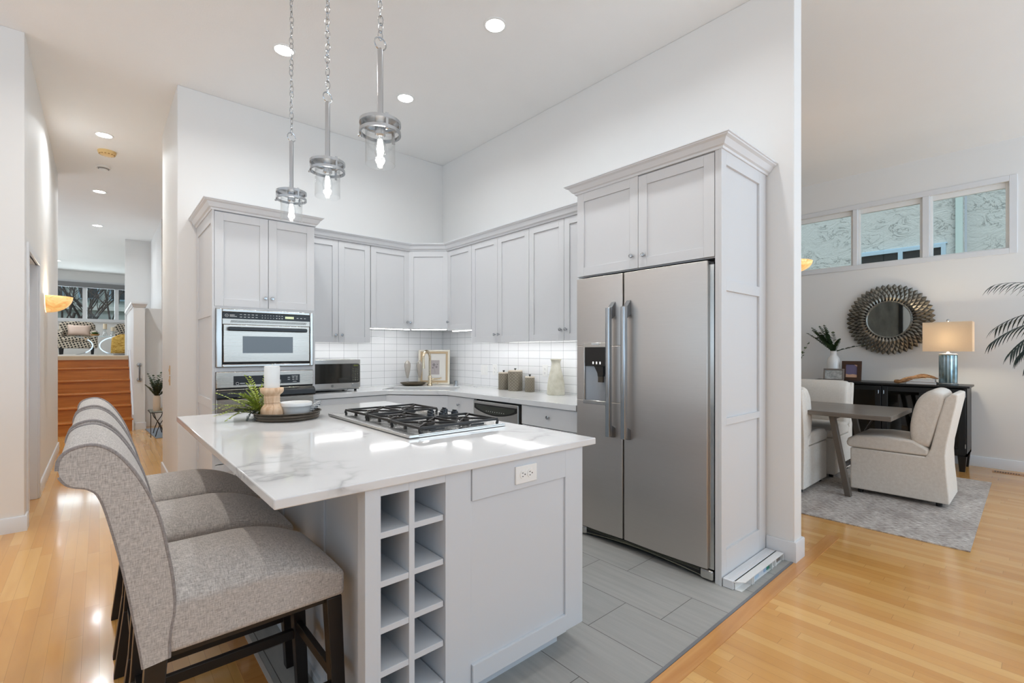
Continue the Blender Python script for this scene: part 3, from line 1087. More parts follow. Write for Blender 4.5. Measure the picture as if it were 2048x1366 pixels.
for i in range(6):
    x = 1.172 + i * 0.0115
    b.box(x, x + 0.008, yF - 0.0172, yF - 0.016, 1.580, 1.598)
b.build('clock_display', 'led_green', parent=cp, label='green glowing clock digits')
b = MB(mw)
b.box(0.718, 1.370, yF - 0.014, yF, 1.522, 1.563)
v = b.build('vent_strip', 'steel_x')
b = MB(mw)
for i in range(62):
    x = 0.770 + i * 0.0092
    b.mesh([(x, yF - 0.0146, 1.533), (x + 0.0042, yF - 0.0146, 1.533), (x + 0.0122, yF - 0.0146, 1.553), (x + 0.008, yF - 0.0146, 1.553)], [(0, 1, 2, 3)])
b.build('vent_slots', 'gap', parent=v)
dr = MB(mw)
dr.box(0.722, 1.366, yF - 0.022, yF, 1.222, 1.518)
door = dr.build('oven_door', 'steel_x', bevel=0.003)
MB(mw).box(0.854, 1.230, yF - 0.0235, yF - 0.02, 1.293, 1.428).build('door_window', 'dark_glass', parent=door, bevel=0.0)
hb = MB(mw)
hb.prism([(0.748, 1.475), (0.752, 1.468), (1.334, 1.468), (1.338, 1.475), (1.338, 1.492), (1.332, 1.500), (0.754, 1.500), (0.748, 1.492)], yF - 0.058, yF - 0.04, 'y')
hb.box(0.752, 0.775, yF - 0.045, yF - 0.02, 1.472, 1.496)
hb.box(1.311, 1.334, yF - 0.045, yF - 0.02, 1.472, 1.496)
hb.build('door_handle', 'black', parent=door, bevel=0.006, seg=3)
for i in range(6):
    MB(mw).box(0.76 + i * 0.095, 0.82 + i * 0.095, yF - 0.019, yF - 0.0182, 1.208, 1.213).build('bottom_vent', 'gap')

# wall oven
ov = thing('wall_oven', 'stainless wall oven with black handle under the built-in microwave', 'oven', (1.036, 4.4, 0.495))
MB(ov).box(0.676, 1.398, yF + 0.002, yF + 0.5, 0.497, 1.146).build('oven_body', 'black_matte')
cpn = MB(ov).box(0.674, 1.400, yF - 0.018, yF + 0.002, 1.020, 1.146).build('control_panel', 'steel_x', bevel=0.004)
MB(ov).box(0.791, 1.287, yF - 0.0195, yF - 0.018, 1.040, 1.112).build('display_glass', 'black', parent=cpn)
for x0, x1, z0, z1 in [(x, x + 0.018, z, z + 0.006) for x, z in ((1.19, 1.085), (1.225, 1.085), (1.252, 1.085), (1.19, 1.068), (1.225, 1.068), (1.252, 1.068))] + [
        (1.222, 1.272, 1.098, 1.101), (1.23, 1.26, 1.050, 1.054), (0.835, 0.87, 1.050, 1.056)] + [(1.125, 1.137, 1.048 + i * 0.009, 1.053 + i * 0.009) for i in range(3)]:
    MB(ov).box(x0, x1, yF - 0.0203, yF - 0.0195, z0, z1).build('key_legend', 'print_white', parent=cpn)
b = MB(ov)
b.tube([(0.818 + 0.010 * math.cos(a), yF - 0.0198, 1.053 + 0.010 * math.sin(a)) for a in [i * PI / 10 for i in range(20)]], 0.0014, 6, True)
b.build('round_emblem', 'print_white', parent=cpn)
dd = MB(ov).box(0.674, 1.400, yF - 0.022, yF + 0.002, 0.50, 1.008).build('oven_door', 'steel_x', bevel=0.004)
MB(ov).box(0.795, 1.282, yF - 0.0235, yF - 0.02, 0.58, 0.855).build('door_window', 'dark_glass', parent=dd)
b = MB(ov)
b.prism([(yF - 0.066, 0.950), (yF - 0.060, 0.938), (yF - 0.045, 0.932), (yF - 0.02, 0.940), (yF - 0.02, 1.006), (yF - 0.045, 0.998), (yF - 0.060, 0.985)], 0.672, 1.403, 'x')
b.build('door_handle', 'black', parent=dd, bevel=0.003)

# ------------------------------------------------------------------ refrigerator cabinet
fc = thing('refrigerator_cabinet', 'tall white cabinet surrounding the steel refrigerator, with two doors above it', 'cabinet', (2.9, 1.7, 0))
b = MB(fc)
b.box(2.60, 3.23, 1.204, 1.228, 0.0, 2.44)
b.box(2.66, 3.23, 2.232, 2.250, 0.0, 2.44)
b.box(2.62, 3.23, 1.228, 2.250, 1.838, 2.44)
b.build('cabinet_body', 'cab')
b = MB(fc)
b.box(2.596, 2.657, 1.190, 1.204, 0.0, 2.44)
b.box(3.119, 3.219, 1.190, 1.204, 0.0, 2.44)
for z0, z1 in ((2.362, 2.44), (1.652, 1.713), (0.891, 0.93), (0.0, 0.186)):
    b.box(2.657, 3.119, 1.190, 1.204, z0, z1)
b.build('end_panel', 'cab', bevel=0.001)
shaker(fc, 'door', (2.62, 2.245, 1.842), mY, mX, 0.514, 0.598, knob=(0.472, 0.082))
shaker(fc, 'door', (2.62, 1.731, 1.842), mY, mX, 0.500, 0.590, knob=(0.015 + 0.03, 0.078))
MB(fc).sweep([(2.90, 2.252), (2.598, 2.252), (2.598, 1.188), (3.232, 1.188)], crown(2.437, 2.502, 0.066), -1).build('crown', 'trim', smooth=0.35)

# refrigerator
fr = thing('refrigerator', 'stainless side-by-side refrigerator with ice dispenser', 'refrigerator', (2.9, 1.73, 0))
FX = 2.57
MB(fr).box(2.64, 3.20, 1.245, 2.228, 0.05, 1.80).build('fridge_body', plain('dark_grey_metal', srgb(70, 71, 73), 0.5, 0.5))


def fridge_door(y0, y1, cut=None):
    b = MB(fr)
    bul = 0.010
    n = 10
    pts = [(2.636, y0)] + [(FX + bul * (2 * i / n - 1) ** 2 * 0.9, y0 + (y1 - y0) * i / n) for i in range(n + 1)] + [(2.636, y1)]
    if cut is None:
        b.prism(pts, 0.075, 1.822)
    else:
        c0, c1, z0, z1 = cut
        b.prism(pts, 0.075, z0)
        b.prism(pts, z1, 1.822)
        lo = [(2.636, y0)] + [p for p in pts[1:-1] if p[1] < c0 - 0.001]
        xa = FX + bul * (2 * (c0 - y0) / (y1 - y0) - 1) ** 2 * 0.9
        xb = FX + bul * (2 * (c1 - y0) / (y1 - y0) - 1) ** 2 * 0.9
        b.prism(lo + [(xa, c0), (2.636, c0)], z0, z1)
        b.prism([(2.636, c1), (xb, c1)] + [p for p in pts[1:-1] if p[1] > c1 + 0.001] + [(2.636, y1)], z0, z1)
        b.box(2.622, 2.636, c0, c1, z0, z1)
    return b.build('door', 'steel', bevel=0.0035, seg=2, smooth=0.5)


dR = fridge_door(1.263, 1.824)
dL = fridge_door(1.836, 2.228, (1.945, 2.150, 0.965, 1.345))
MB(fr).box(2.60, 2.64, 1.234, 1.262, 0.075, 1.80).build('door_edge', 'steel_light', parent=dR)
for (yy, dpar) in ((1.905, dL), (1.812 - 0.028, dR)):
    b = MB(fr)
    y0, y1 = yy - 0.017, yy + 0.017
    x0, x1 = FX - 0.062, FX - 0.034
    b.prism([(x0, y0), (x0 - 0.004, (y0 + y1) / 2), (x0, y1), (x1, y1), (x1, y0)], 0.745, 1.595)
    h = b.build('handle', 'nickel', parent=dpar, bevel=0.003)
    b = MB(fr)
    b.prism([(x1, 1.600), (FX + 0.006, 1.640), (FX + 0.006, 1.545), (x1, 1.520)], y0, y1, 'y')
    b.prism([(x1, 0.74), (FX + 0.006, 0.735), (FX + 0.006, 0.80), (x1, 0.82)], y0, y1, 'y')
    b.build('handle_mount', plain('grey_mount', srgb(120, 121, 123), 0.35, 0.7), parent=dpar, bevel=0.003)
# dispenser
b = MB(fr)
zz0, zz1, c0, c1 = 0.965, 1.345, 1.945, 2.150
fx = FX - 0.002
b.box(fx, fx + 0.014, c0 - 0.012, c0 + 0.004, zz0 - 0.024, zz1 + 0.022)
b.box(fx, fx + 0.014, c1 - 0.004, c1 + 0.012, zz0 - 0.024, zz1 + 0.022)
b.box(fx, fx + 0.014, c0, c1, zz1 - 0.01, zz1 + 0.022)
b.box(fx, fx + 0.014, c0, c1, zz0 - 0.024, zz0 + 0.004)
b.build('dispenser_frame', 'steel_light', parent=dL, bevel=0.003)
MB(fr).box(FX - 0.001, FX + 0.05, c0, c1, 1.205, 1.338).build('dispenser_panel', 'black', parent=dL, bevel=0.004)
b = MB(fr)
n = 10
for i in range(n):
    a0, a1 = c0 + (c1 - c0) * i / n, c0 + (c1 - c0) * (i + 1) / n
    f = lambda a: FX + 0.012 + 0.036 * (1 - (2 * (a - c0) / (c1 - c0) - 1) ** 2)
    b.mesh([(f(a0), a0, zz0), (f(a1), a1, zz0), (f(a1), a1, 1.21), (f(a0), a0, 1.21)], [(0, 1, 2, 3)])
b.build('dispenser_cavity', plain('grey_liner', srgb(168, 170, 173), 0.35, 0.3), parent=dL, merge=True)
MB(fr).prism([(c0 + 0.045, 1.21), (c0 + 0.125, 1.21), (c0 + 0.095, 1.16), (c0 + 0.09, 1.135), (c0 + 0.05, 1.135), (c0 + 0.045, 1.16)], FX + 0.004, FX + 0.03, 'x').build(
    'ice_chute', 'black', parent=dL)
MB(fr).box(FX + 0.006, FX + 0.02, c0 + 0.05, c0 + 0.09, 1.095, 1.137).build('dispenser_paddle', 'dark_bronze', parent=dL)
for i in range(3):
    MB(fr).box(FX - 0.0018, FX - 0.001, c0 + 0.062 + i * 0.030, c0 + 0.071 + i * 0.030, 1.220, 1.236).build('indicator_light', 'led_white', parent=dL)
MB(fr).box(FX - 0.004, FX - 0.002, 2.018, 2.085, 1.351, 1.364).build('name_badge', 'print_white', parent=dL, label='small pale name plate')
# kick grille with curved valance
b = MB(fr)
pts = [(1.300, 0.066), (2.165, 0.066)]
arc = [(2.165 - 0.865 * i / 16, 0.020 + 0.024 * math.sin(PI * i / 16)) for i in range(17)]
b.prism(pts + [(y, z) for y, z in arc], 2.60, 2.612, 'x')
gr = b.build('kick_grille', 'black_matte')
b = MB(fr)
for z in (0.050, 0.058):
    b.tube([(2.598, 1.32, z), (2.597, 1.73, z + 0.001), (2.598, 2.15, z)], 0.0016, 6)
b.tube([(2.598, y, z + 0.002) for y, z in arc], 0.0025, 6)
b.build('grille_bars', plain('olive_bars', srgb(120, 118, 100), 0.5), parent=gr)
for y0, y1, s in ((1.236, 1.312, 1), (2.150, 2.226, -1)):
    b = MB(fr)
    b.prism([(y0, 0.012), (y1, 0.012), (y1, 0.068), (y0, 0.068)] if s > 0 else [(y0, 0.012), (y1, 0.012), (y1, 0.068), (y0, 0.068)], 2.588, 2.66, 'x')
    b.build('foot_cover', 'steel_light', bevel=0.010, seg=3)
for y in (1.30, 2.17):
    MB(fr).lathe([(0, 0), (0.018, 0), (0.018, 0.06), (0, 0.06)], (2.75, y, 0.0025), seg=12).build('foot', 'black_matte')
MB(fr).box(2.60, 2.68, 1.236, 1.30, 1.80, 1.815).build('hinge_cover', 'black')

# ------------------------------------------------------------------ base cabinets and counter
BL, BR = 4.42, 2.64


def base_cab(name, label, box, fronts):
    t = thing(name, label, 'cabinet', ((box[0] + box[1]) / 2, (box[2] + box[3]) / 2, 0))
    x0, x1, y0, y1 = box
    MB(t).box(x0, x1, y0, y1, 0.10, 0.868).build('cabinet_body', 'cab')
    tk = (x0 + (0.06 if x0 > 2.5 else 0), x1, y0 + (0.06 if y0 > 4.3 else 0), y1)
    MB(t).box(tk[0], tk[1], tk[2], tk[3], 0.0026, 0.10).build('toe_kick', 'cab_in')
    for kind, P, u, n, w, h, k in fronts:
        shaker(t, kind, P, u, n, w, h, knob=k, flat=(kind == 'drawer'), rail=0.055)
    return t


base_cab('base_cabinet', 'white base cabinet with a wide drawer under the countertop microwave', (1.424, 2.175, BL, 4.985),
         [('drawer', (1.424, BL, 0.715), X_, mY, 0.75, 0.150, (0.2, 0.075)), ('door', (1.424, BL, 0.105), X_, mY, 0.374, 0.605, (0.34, 0.54)),
          ('door', (1.799, BL, 0.105), X_, mY, 0.374, 0.605, (0.03, 0.54))])
s0, s1 = Vector((2.182, BL, 0)), Vector((BR, 3.962, 0))
sk = thing('sink_cabinet', 'white angled base cabinet under the corner sink', 'cabinet', (2.7, 4.5, 0))
MB(sk).prism([(2.182, 4.98), (2.182, BL), (BR, 3.962), (3.22, 3.962), (3.22, 4.98)], 0.10, 0.715).build('cabinet_body', 'cab')
MB(sk).prism([(2.182, 4.98), (2.182, BL + 0.07), (BR + 0.07, 3.962), (3.22, 3.962), (3.22, 4.98)], 0.0026, 0.10).build('toe_kick', 'cab_in')
su = (s1 - s0).normalized()
sn = Vector((su.y, -su.x, 0))
if sn.dot(Vector((-1, -1, 0))) < 0:
    sn = -sn
L_ = (s1 - s0).length
shaker(sk, 'false_front', (s0.x, s0.y, 0.715), su, sn, L_, 0.150, flat=True)
shaker(sk, 'door', (s0.x, s0.y, 0.105), su, sn, L_ / 2, 0.605, knob=(L_ / 2 - 0.03, 0.54))
pm = s0 + su * (L_ / 2)
shaker(sk, 'door', (pm.x, pm.y, 0.105), su, sn, L_ / 2, 0.605, knob=(0.03, 0.54))
base_cab('base_cabinet', 'narrow white base cabinet with one knobbed drawer beside the dishwasher', (BR, 3.22, 3.515, 3.955),
         [('drawer', (BR, 3.955, 0.708), mY, mX, 0.44, 0.157, (0.20, 0.083)), ('door', (BR, 3.955, 0.105), mY, mX, 0.44, 0.60, (0.40, 0.54))])
base_cab('base_cabinet', 'white base cabinet with knobbed drawer between dishwasher and refrigerator', (BR, 3.22, 2.256, 2.862),
         [('drawer', (BR, 2.862, 0.708), mY, mX, 0.604, 0.160, (0.315, 0.087)), ('door', (BR, 2.862, 0.105), mY, mX, 0.302, 0.60, (0.27, 0.54)),
          ('door', (BR, 2.56, 0.105), mY, mX, 0.302, 0.60, (0.03, 0.54))])
dw = thing('dishwasher', 'stainless dishwasher with curved dark control panel', 'dishwasher', (2.9, 3.19, 0))
MB(dw).box(2.645, 3.2, 2.885, 3.508, 0.10, 0.862).build('dishwasher_body', 'black_matte')
dwd = MB(dw).box(2.605, 2.645, 2.888, 3.505, 0.11, 0.855).build('door', 'steel_light', bevel=0.004)
b = MB(dw)
pts = [(3.487, 0.830), (2.905, 0.830)]
pts += [(2.905 + 0.582 * i / 20, 0.790 - 0.052 * math.sin(PI * i / 20) ** 0.8) for i in range(21)]
b.prism(pts, 2.602, 2.608, 'x')
dwp = b.build('control_panel', 'black_matte', parent=dwd)
b = MB(dw)
pts = [(3.455, 0.818), (2.925, 0.818)]
pts += [(2.925 + 0.53 * i / 20, 0.800 - 0.050 * math.sin(PI * i / 20) ** 0.8) for i in range(21)]
b.prism(pts, 2.598, 2.603, 'x')
b.build('key_pad', plain('olive_black', srgb(52, 55, 48), 0.3), parent=dwd)
b = MB(dw)
for i in range(9):
    b.box(2.5972, 2.598, 3.06 + i * 0.030, 3.068 + i * 0.030, 0.770, 0.776)
b.build('key_legends', 'print_white', parent=dwd)
MB(dw).box(2.6, 2.7, 2.89, 3.50, 0.0026, 0.10).build('toe_kick', 'black_matte')

ct = MB().holed([(1.424, 4.385), (2.19, 4.385), (2.605, 3.945), (2.605, 2.258), (3.222, 2.258), (3.222, 4.987), (1.424, 4.987)],
                [(2.178, 4.522), (2.468, 4.812), (3.005, 4.275), (2.715, 3.985)], 0.870, 0.914)
tag(ct.build('countertop', 'quartz', bevel=0.003), 'white veined quartz counter wrapping round the sink corner', 'countertop')
sv = thing('sink', 'stainless undermount sink set into the corner counter', 'sink', (2.59, 4.4, 0.72))
hole = [(2.178, 4.522), (2.468, 4.812), (3.005, 4.275), (2.715, 3.985)]
cx, cyy = sum(p[0] for p in hole) / 4, sum(p[1] for p in hole) / 4
ins = lambda k: [(cx + (p[0] - cx) * k, cyy + (p[1] - cyy) * k) for p in hole]
b = MB(sv)
r0, r1, r2 = ins(1.02), ins(0.985), ins(0.90)
v = [(*p, 0.869) for p in r0] + [(*p, 0.869) for p in r1] + [(*p, 0.740) for p in r2]
b.mesh(v, [(i, (i + 1) % 4, 4 + (i + 1) % 4, 4 + i) for i in range(4)] + [(4 + i, 4 + (i + 1) % 4, 8 + (i + 1) % 4, 8 + i) for i in range(4)] + [(8, 9, 10, 11)])
b.build('basin', 'steel_light')
MB(sv).lathe([(0, 0.741), (0.04, 0.742), (0.045, 0.745), (0.03, 0.7425)], (cx, cyy, 0), seg=20).build('drain', 'chrome')

# faucet
fa = thing('faucet', 'tall warm nickel gooseneck faucet behind the corner sink', 'faucet', (2.842, 4.658, 0.914))
MB(fa).lathe([(0.030, 0.914), (0.030, 0.920), (0.026, 0.928), (0.021, 0.940), (0.021, 1.02), (0.017, 1.03)], (2.842, 4.658, 0), seg=20).build('base', 'nickel_warm')
dx, dy = -0.83, -0.55
R = 0.085
path = [(0, 1.02), (0, 1.10), (0, 1.18), (0, 1.225)] + [(R - R * math.cos(a), 1.225 + R * math.sin(a)) for a in [PI * i / 12 for i in range(1, 13)]] + [(2 * R, 1.20)]
MB(fa).tube([(2.842 + dx * d, 4.658 + dy * d, z) for d, z in path], 0.0145, 12).build('spout', 'nickel_warm')
ex, ey = 2.842 + dx * 2 * R, 4.658 + dy * 2 * R
MB(fa).lathe([(0.0145, 1.205), (0.015, 1.17), (0.017, 1.14), (0.018, 1.115), (0, 1.115)], (ex, ey, 0), seg=16).build('spray_head', 'nickel_warm')
MB(fa).tube([(2.842, 4.658, 0.985), (2.88, 4.63, 0.99), (2.93, 4.59, 0.995), (2.945, 4.578, 1.005)], [0.013, 0.012, 0.010, 0.009], 10).build('lever', 'nickel_warm')
MB(fa).tube([(2.86, 4.64, 0.945), (2.90, 4.61, 0.948), (2.915, 4.60, 0.93)], [0.010, 0.009, 0.008], 10).build('side_spout', 'nickel_warm')
tag(MB().lathe([(0, 0.914), (0.026, 0.914), (0.026, 0.922), (0.022, 0.926), (0.022, 0.972), (0, 0.974)], (3.045, 4.43, 0), seg=20).build('air_gap_cap', 'nickel'),
    'short nickel cylinder cap on the counter right of the picture frame', 'air gap')

# ------------------------------------------------------------------ island
isl = thing('kitchen_island', 'white kitchen island with wine rack and panelled end', 'island', (1.1, 2.4, 0))
b = MB(isl)
b.box(0.66, 0.905, 1.78, 3.42, 0.10, 0.884)
b.box(0.905, 1.605, 1.385, 3.42, 0.10, 0.884)
b.build('island_body', 'island')
b = MB(isl)
b.box(0.648, 0.66, 1.42, 3.42, 0.0026, 0.884)
for y in (1.83, 2.36, 2.89, 3.39):
    b.box(0.640, 0.648, y - 0.018, y + 0.018, 0.03, 0.884)
b.box(0.636, 0.648, 1.42, 3.42, 0.0026, 0.035)
b.build('knee_wall', 'island', bevel=0.001)
b = MB(isl)
b.box(0.608, 0.652, 1.37, 1.425, 0.0026, 0.884)
b.build('corner_post', 'island', bevel=0.0015)
wr = MB(isl)
wr.box(0.652, 0.660, 1.372, 1.78, 0.0026, 0.884)
wr.box(0.759, 0.779, 1.372, 1.759, 0.0026, 0.884)
wr.box(0.900, 0.906, 1.372, 1.78, 0.0026, 0.884)
wr.box(0.6605, 0.7585, 1.3725, 1.759, 0.856, 0.8835)
wr.box(0.7795, 0.8995, 1.3725, 1.759, 0.856, 0.8835)
wr.box(0.6605, 0.8995, 1.7595, 1.78, 0.0026, 0.884)
wr.build('wine_rack', 'island', label='open wine rack of two columns of cubbies')
for i, z in enumerate((0.741, 0.588, 0.442, 0.305, 0.165, 0.03)):
    b = MB(isl)
    b.box(0.660, 0.759, 1.374, 1.76, z - 0.020, z)
    b.box(0.779, 0.896, 1.380, 1.76, z - 0.018, z + 0.002)
    b.build('rack_shelf', 'island', bevel=0.001)
b = MB(isl)
b.box(0.906, 1.512, 1.3785, 1.386, 0.10, 0.884)
b.box(1.014, 1.512, 1.370, 1.3785, 0.766, 0.884)
b.box(1.014, 1.512, 1.366, 1.3785, 0.10, 0.172)
b.box(1.512, 1.624, 1.370, 1.386, 0.10, 0.884)
b.box(0.906, 1.012, 1.3755, 1.3785, 0.10, 0.884)
b.build('end_panel', 'island', bevel=0.0012)
b = MB(isl)
b.box(1.605, 1.624, 1.386, 3.42, 0.10, 0.884)
b.build('side_panel', 'island')
MB(isl).box(0.72, 1.549, 1.456, 3.36, 0.0026, 0.10).build('toe_kick', 'island')
for k in range(3):
    y0 = 1.40 + k * 0.67
    shaker(isl, 'drawer', (1.624, y0, 0.72), Y_, X_, 0.66, 0.155, mat='island', flat=True, knob=(0.33, 0.078))
    shaker(isl, 'door', (1.624, y0, 0.11), Y_, X_, 0.66, 0.605, mat='island', knob=(0.05, 0.54))
it = MB()
it.box(0.349, 1.703, 1.357, 3.462, 0.8845, 0.914)
tag(it.build('island_countertop', 'quartz', bevel=0.004, seg=3), 'white quartz island top with grey veins', 'countertop')


def outlet(P, u, n, label, gang=1, vertical=True, rockers=False, name='wall_outlet', cat='outlet'):
    """duplex outlet or rocker switch plate; P = centre on the wall"""
    t = thing(name, label, cat, P)
    W = 0.07 + 0.046 * (gang - 1)
    H = 0.115
    if not vertical:
        W, H = H, W
    b = MB(t)
    b.T = frame_matrix(P, u, n)
    b.box(-W / 2, W / 2, 0.0, 0.006, -H / 2, H / 2)
    b.build('cover_plate', 'white_plastic', bevel=0.002)
    for g in range(gang):
        off = (g - (gang - 1) / 2) * 0.046
        if rockers:
            b = MB(t)
            b.T = frame_matrix(P, u, n)
            b.box(off - 0.016, off + 0.016, 0.005, 0.009, -0.033, 0.033)
            b.build('rocker', 'white_plastic', bevel=0.001)
            continue
        for s in (-1, 1):
            q = s * 0.0195
            a0, c0 = (off, q) if vertical else (q, off)
            b = MB(t)
            b.T = frame_matrix(P, u, n)
            b.lathe([(0.0, 0.0085), (0.0165, 0.0085), (0.0172, 0.006)], (a0, 0, c0), (0, 1, 0), 24)
            r = b.build('receptacle', 'white_plastic')
            b = MB(t)
            b.T = frame_matrix(P, u, n)
            if vertical:
                b.box(a0 - 0.0075, a0 - 0.0055, 0.0083, 0.009, c0 - 0.004, c0 + 0.004)
                b.box(a0 + 0.0055, a0 + 0.0075, 0.0083, 0.009, c0 - 0.0035, c0 + 0.0035)
                b.lathe([(0, 0.009), (0.0025, 0.009), (0.0025, 0.008)], (a0, 0, c0 - 0.009), (0, 1, 0), 10)
            else:
                b.box(a0 - 0.008, a0, 0.0083, 0.009, c0 + 0.0055, c0 + 0.008)
                b.box(a0 - 0.007, a0, 0.0083, 0.009, c0 - 0.008, c0 - 0.0055)
                b.lathe([(0, 0.009), (0.0028, 0.009), (0.0028, 0.008)], (a0 + 0.008, 0, c0), (0, 1, 0), 10)
            b.build('slots', 'gap', parent=r)
    return t


outlet((1.277, 1.370, 0.822), X_, mY, 'white duplex outlet mounted sideways on the island end', vertical=False)
outlet((3.223, 4.13, 1.10), mY, mX, 'wide white switch plate on the tile right of the picture frame', gang=2, rockers=True, name='switch_plate', cat='switch')
outlet((3.223, 3.945, 1.105), mY, mX, 'white outlet on the tile left of the canisters', gang=1)
outlet((3.223, 3.18, 1.12), mY, mX, 'white outlet on the tile just left of the tall pottery vase', gang=1)
sw = thing('light_switch', 'tan switch pair on the narrow wall end beside the hallway', 'switch', (0.51, 5.568, 1.07))
for z in (1.025, 1.125):
    MB(sw).box(0.504, 0.5105, 5.545, 5.59, z - 0.045, z + 0.045).build('switch_cover', 'amber_sw', bevel=0.002)
    MB(sw).box(0.499, 0.505, 5.56, 5.576, z - 0.012, z + 0.012).build('toggle', 'amber_sw')

# ------------------------------------------------------------------ gas cooktop
ck = thing('gas_cooktop', 'stainless gas cooktop with black iron grates on the island', 'cooktop', (1.33, 2.37, 0.914))
b = MB(ck)
b.box(1.045, 1.610, 1.885, 2.865, 0.9145, 0.926)
tr_ = b.build('steel_tray', 'steel_light', bevel=0.003)
b = MB(ck)
b.box(1.040, 1.092, 1.880, 2.870, 0.918, 0.931)
b.build('edge_strip', 'steel_light', bevel=0.002, label='polished steel strip along the front edge')
b = MB(ck)
b.prism([(1.096, 0.926), (1.6, 0.926), (1.605, 0.9275), (1.6, 0.930), (1.1, 0.930)], 1.884, 1.892, 'y')
b.build('rear_lip', 'steel_light')


def grate(x0, x1, y0, y1, burners):
    b = MB(ck)
    zt = 0.952
    w, h = 0.010, 0.011
    for y in (y0, y1):
        b.bar((x0, y, zt), (x1, y, zt), w, h)
    for x in (x0, x1):
        b.bar((x, y0, zt), (x, y1, zt), w, h)
    for x, y in ((x0, y0), (x1, y0), (x0, y1), (x1, y1)):
        sxx = 1 if x == x0 else -1
        b.tube([(x + sxx * 0.012, y, zt), (x - sxx * 0.002, y, zt - 0.003), (x - sxx * 0.004, y, 0.942), (x + sxx * 0.002, y, 0.9275)], [0.006, 0.007, 0.007, 0.008], 8)
    ym = (y0 + y1) / 2
    for bx, by, r in burners:
        b.tube([(bx + r * 0.55 * math.cos(a), by + r * 0.55 * math.sin(a), zt) for a in [i * PI / 10 for i in range(20)]], 0.005, 6, True)
        for k in range(4):
            a = k * PI / 2 + PI / 4
            ca, sa = math.cos(a), math.sin(a)
            t1 = min((x1 - bx) / ca if ca > 0 else (x0 - bx) / ca, (y1 - by) / sa if sa > 0 else (y0 - by) / sa)
            b.bar((bx + r * .3 * ca, by + r * .3 * sa, zt), (bx + t1 * ca, by + t1 * sa, zt), 0.008, 0.010)
    if len(burners) > 1:
        xm = (x0 + x1) / 2
        b.bar((xm, y0, zt), (xm, y1, zt), w, h)
    b.bar((x0, ym, zt), (x0 - 0.001, ym, 0.93), 0.012, 0.012, up=(0, 1, 0))
    b.build('grate', 'iron', smooth=0.7)
    for bx, by, r in burners:
        b = MB(ck)
        b.lathe([(0, 0.9265), (r * .62, 0.9265), (r * .60, 0.933), (r * .42, 0.934), (r * .42, 0.942), (r * .36, 0.945), (0, 0.945)], (bx, by, 0), seg=20)
        b.build('burner', 'black_matte')


grate(1.115, 1.575, 1.912, 2.190, [(1.235, 2.05, 0.075), (1.46, 2.05, 0.065)])
grate(1.125, 1.335, 2.212, 2.490, [(1.23, 2.35, 0.09)])
grate(1.125, 1.580, 2.512, 2.805, [(1.235, 2.66, 0.065), (1.465, 2.66, 0.075)])
for x, y in ((1.385, 2.262), (1.462, 2.262), (1.545, 2.262), (1.455, 2.375), (1.555, 2.385)):
    b = MB(ck)
    b.lathe([(0, 0.9265), (0.024, 0.9265), (0.024, 0.931), (0.020, 0.936), (0.0205, 0.956), (0.018, 0.963), (0, 0.964)], (x, y, 0), seg=20)
    b.box(x - 0.0045, x + 0.0045, y - 0.0175, y + 0.0175, 0.950, 0.971)
    b.build('control_knob', 'knob_blue', bevel=0.001)
for y in (2.0, 2.12):
    MB(ck).box(1.16 + (y - 2) * 2, 1.24 + (y - 2) * 2, 1.90, 1.906, 0.934, 0.944).build('grate_foot', 'iron')

# ------------------------------------------------------------------ tray with candle on the island
TX, TY = 0.83, 2.94
tra = thing('serving_tray', 'round dark metal tray holding the candle and white bowl', 'tray', (TX, TY, 0.9142))
b = MB(tra)
b.lathe([(0, 0.9143), (0.166, 0.9143), (0.172, 0.920), (0.174, 0.928), (0.171, 0.932), (0.176, 0.936), (0.177, 0.945), (0.174, 0.948), (0.181, 0.954), (0.185, 0.956),
         (0.184, 0.960), (0.180, 0.960), (0.170, 0.945), (0.165, 0.922), (0, 0.922)], (TX, TY, 0), seg=56)
b.build('tray_body', 'dark_bronze', smooth=0.9)
for a in (math.radians(-98), math.radians(82)):
    b = MB(tra)
    pts = []
    for i in range(9):
        t = a + math.radians(-14 + 28 * i / 8)
        r = 0.186 + 0.016 * math.sin(PI * i / 8)
        pts.append((TX + r * math.cos(t), TY + r * math.sin(t), 0.944))
    b.tube(pts, 0.005, 8)
    b.build('handle', 'dark_bronze')
CX, CY = 0.752, 2.965
ch = thing('candle_holder', 'pale turned wood candle holder standing on the dark tray', 'candle holder', (CX, CY, 0.9225))
b = MB(ch)
b.lathe([(0, 0.9225), (0.060, 0.9225), (0.061, 0.93), (0.0605, 0.968), (0.056, 0.982), (0.047, 0.994), (0.042, 1.002), (0.041, 1.008), (0.044, 1.014), (0.041, 1.020),
         (0.043, 1.028), (0.041, 1.035), (0.044, 1.043), (0.041, 1.050), (0.045, 1.058), (0.055, 1.066), (0.061, 1.076), (0.062, 1.092), (0.058, 1.097), (0, 1.097)], (CX, CY, 0), seg=40)
b.build('holder_body', 'pine', smooth=0.8)
cdl = thing('pillar_candle', 'white ribbed pillar candle on the wooden holder', 'candle', (CX, CY, 1.097))
b = MB(cdl)
prof = [(0, 1.0975), (0.040, 1.0975), (0.041, 1.10), (0.041, 1.216), (0.039, 1.223), (0.036, 1.222), (0.030, 1.219), (0, 1.217)]
b.lathe(prof, (CX, CY, 0), seg=48)
b.build('wax_body', 'wax')
MB(cdl).tube([(CX, CY, 1.215), (CX + 0.001, CY, 1.228), (CX + 0.003, CY, 1.236)], 0.0016, 6).build('wick', plain('wick_string', srgb(228, 220, 205), 0.8))
bw = thing('bowl', 'white ribbed bowl on the dark tray beside the candle', 'bowl', (0.882, 2.955, 0.9225))
b = MB(bw)
n = 56
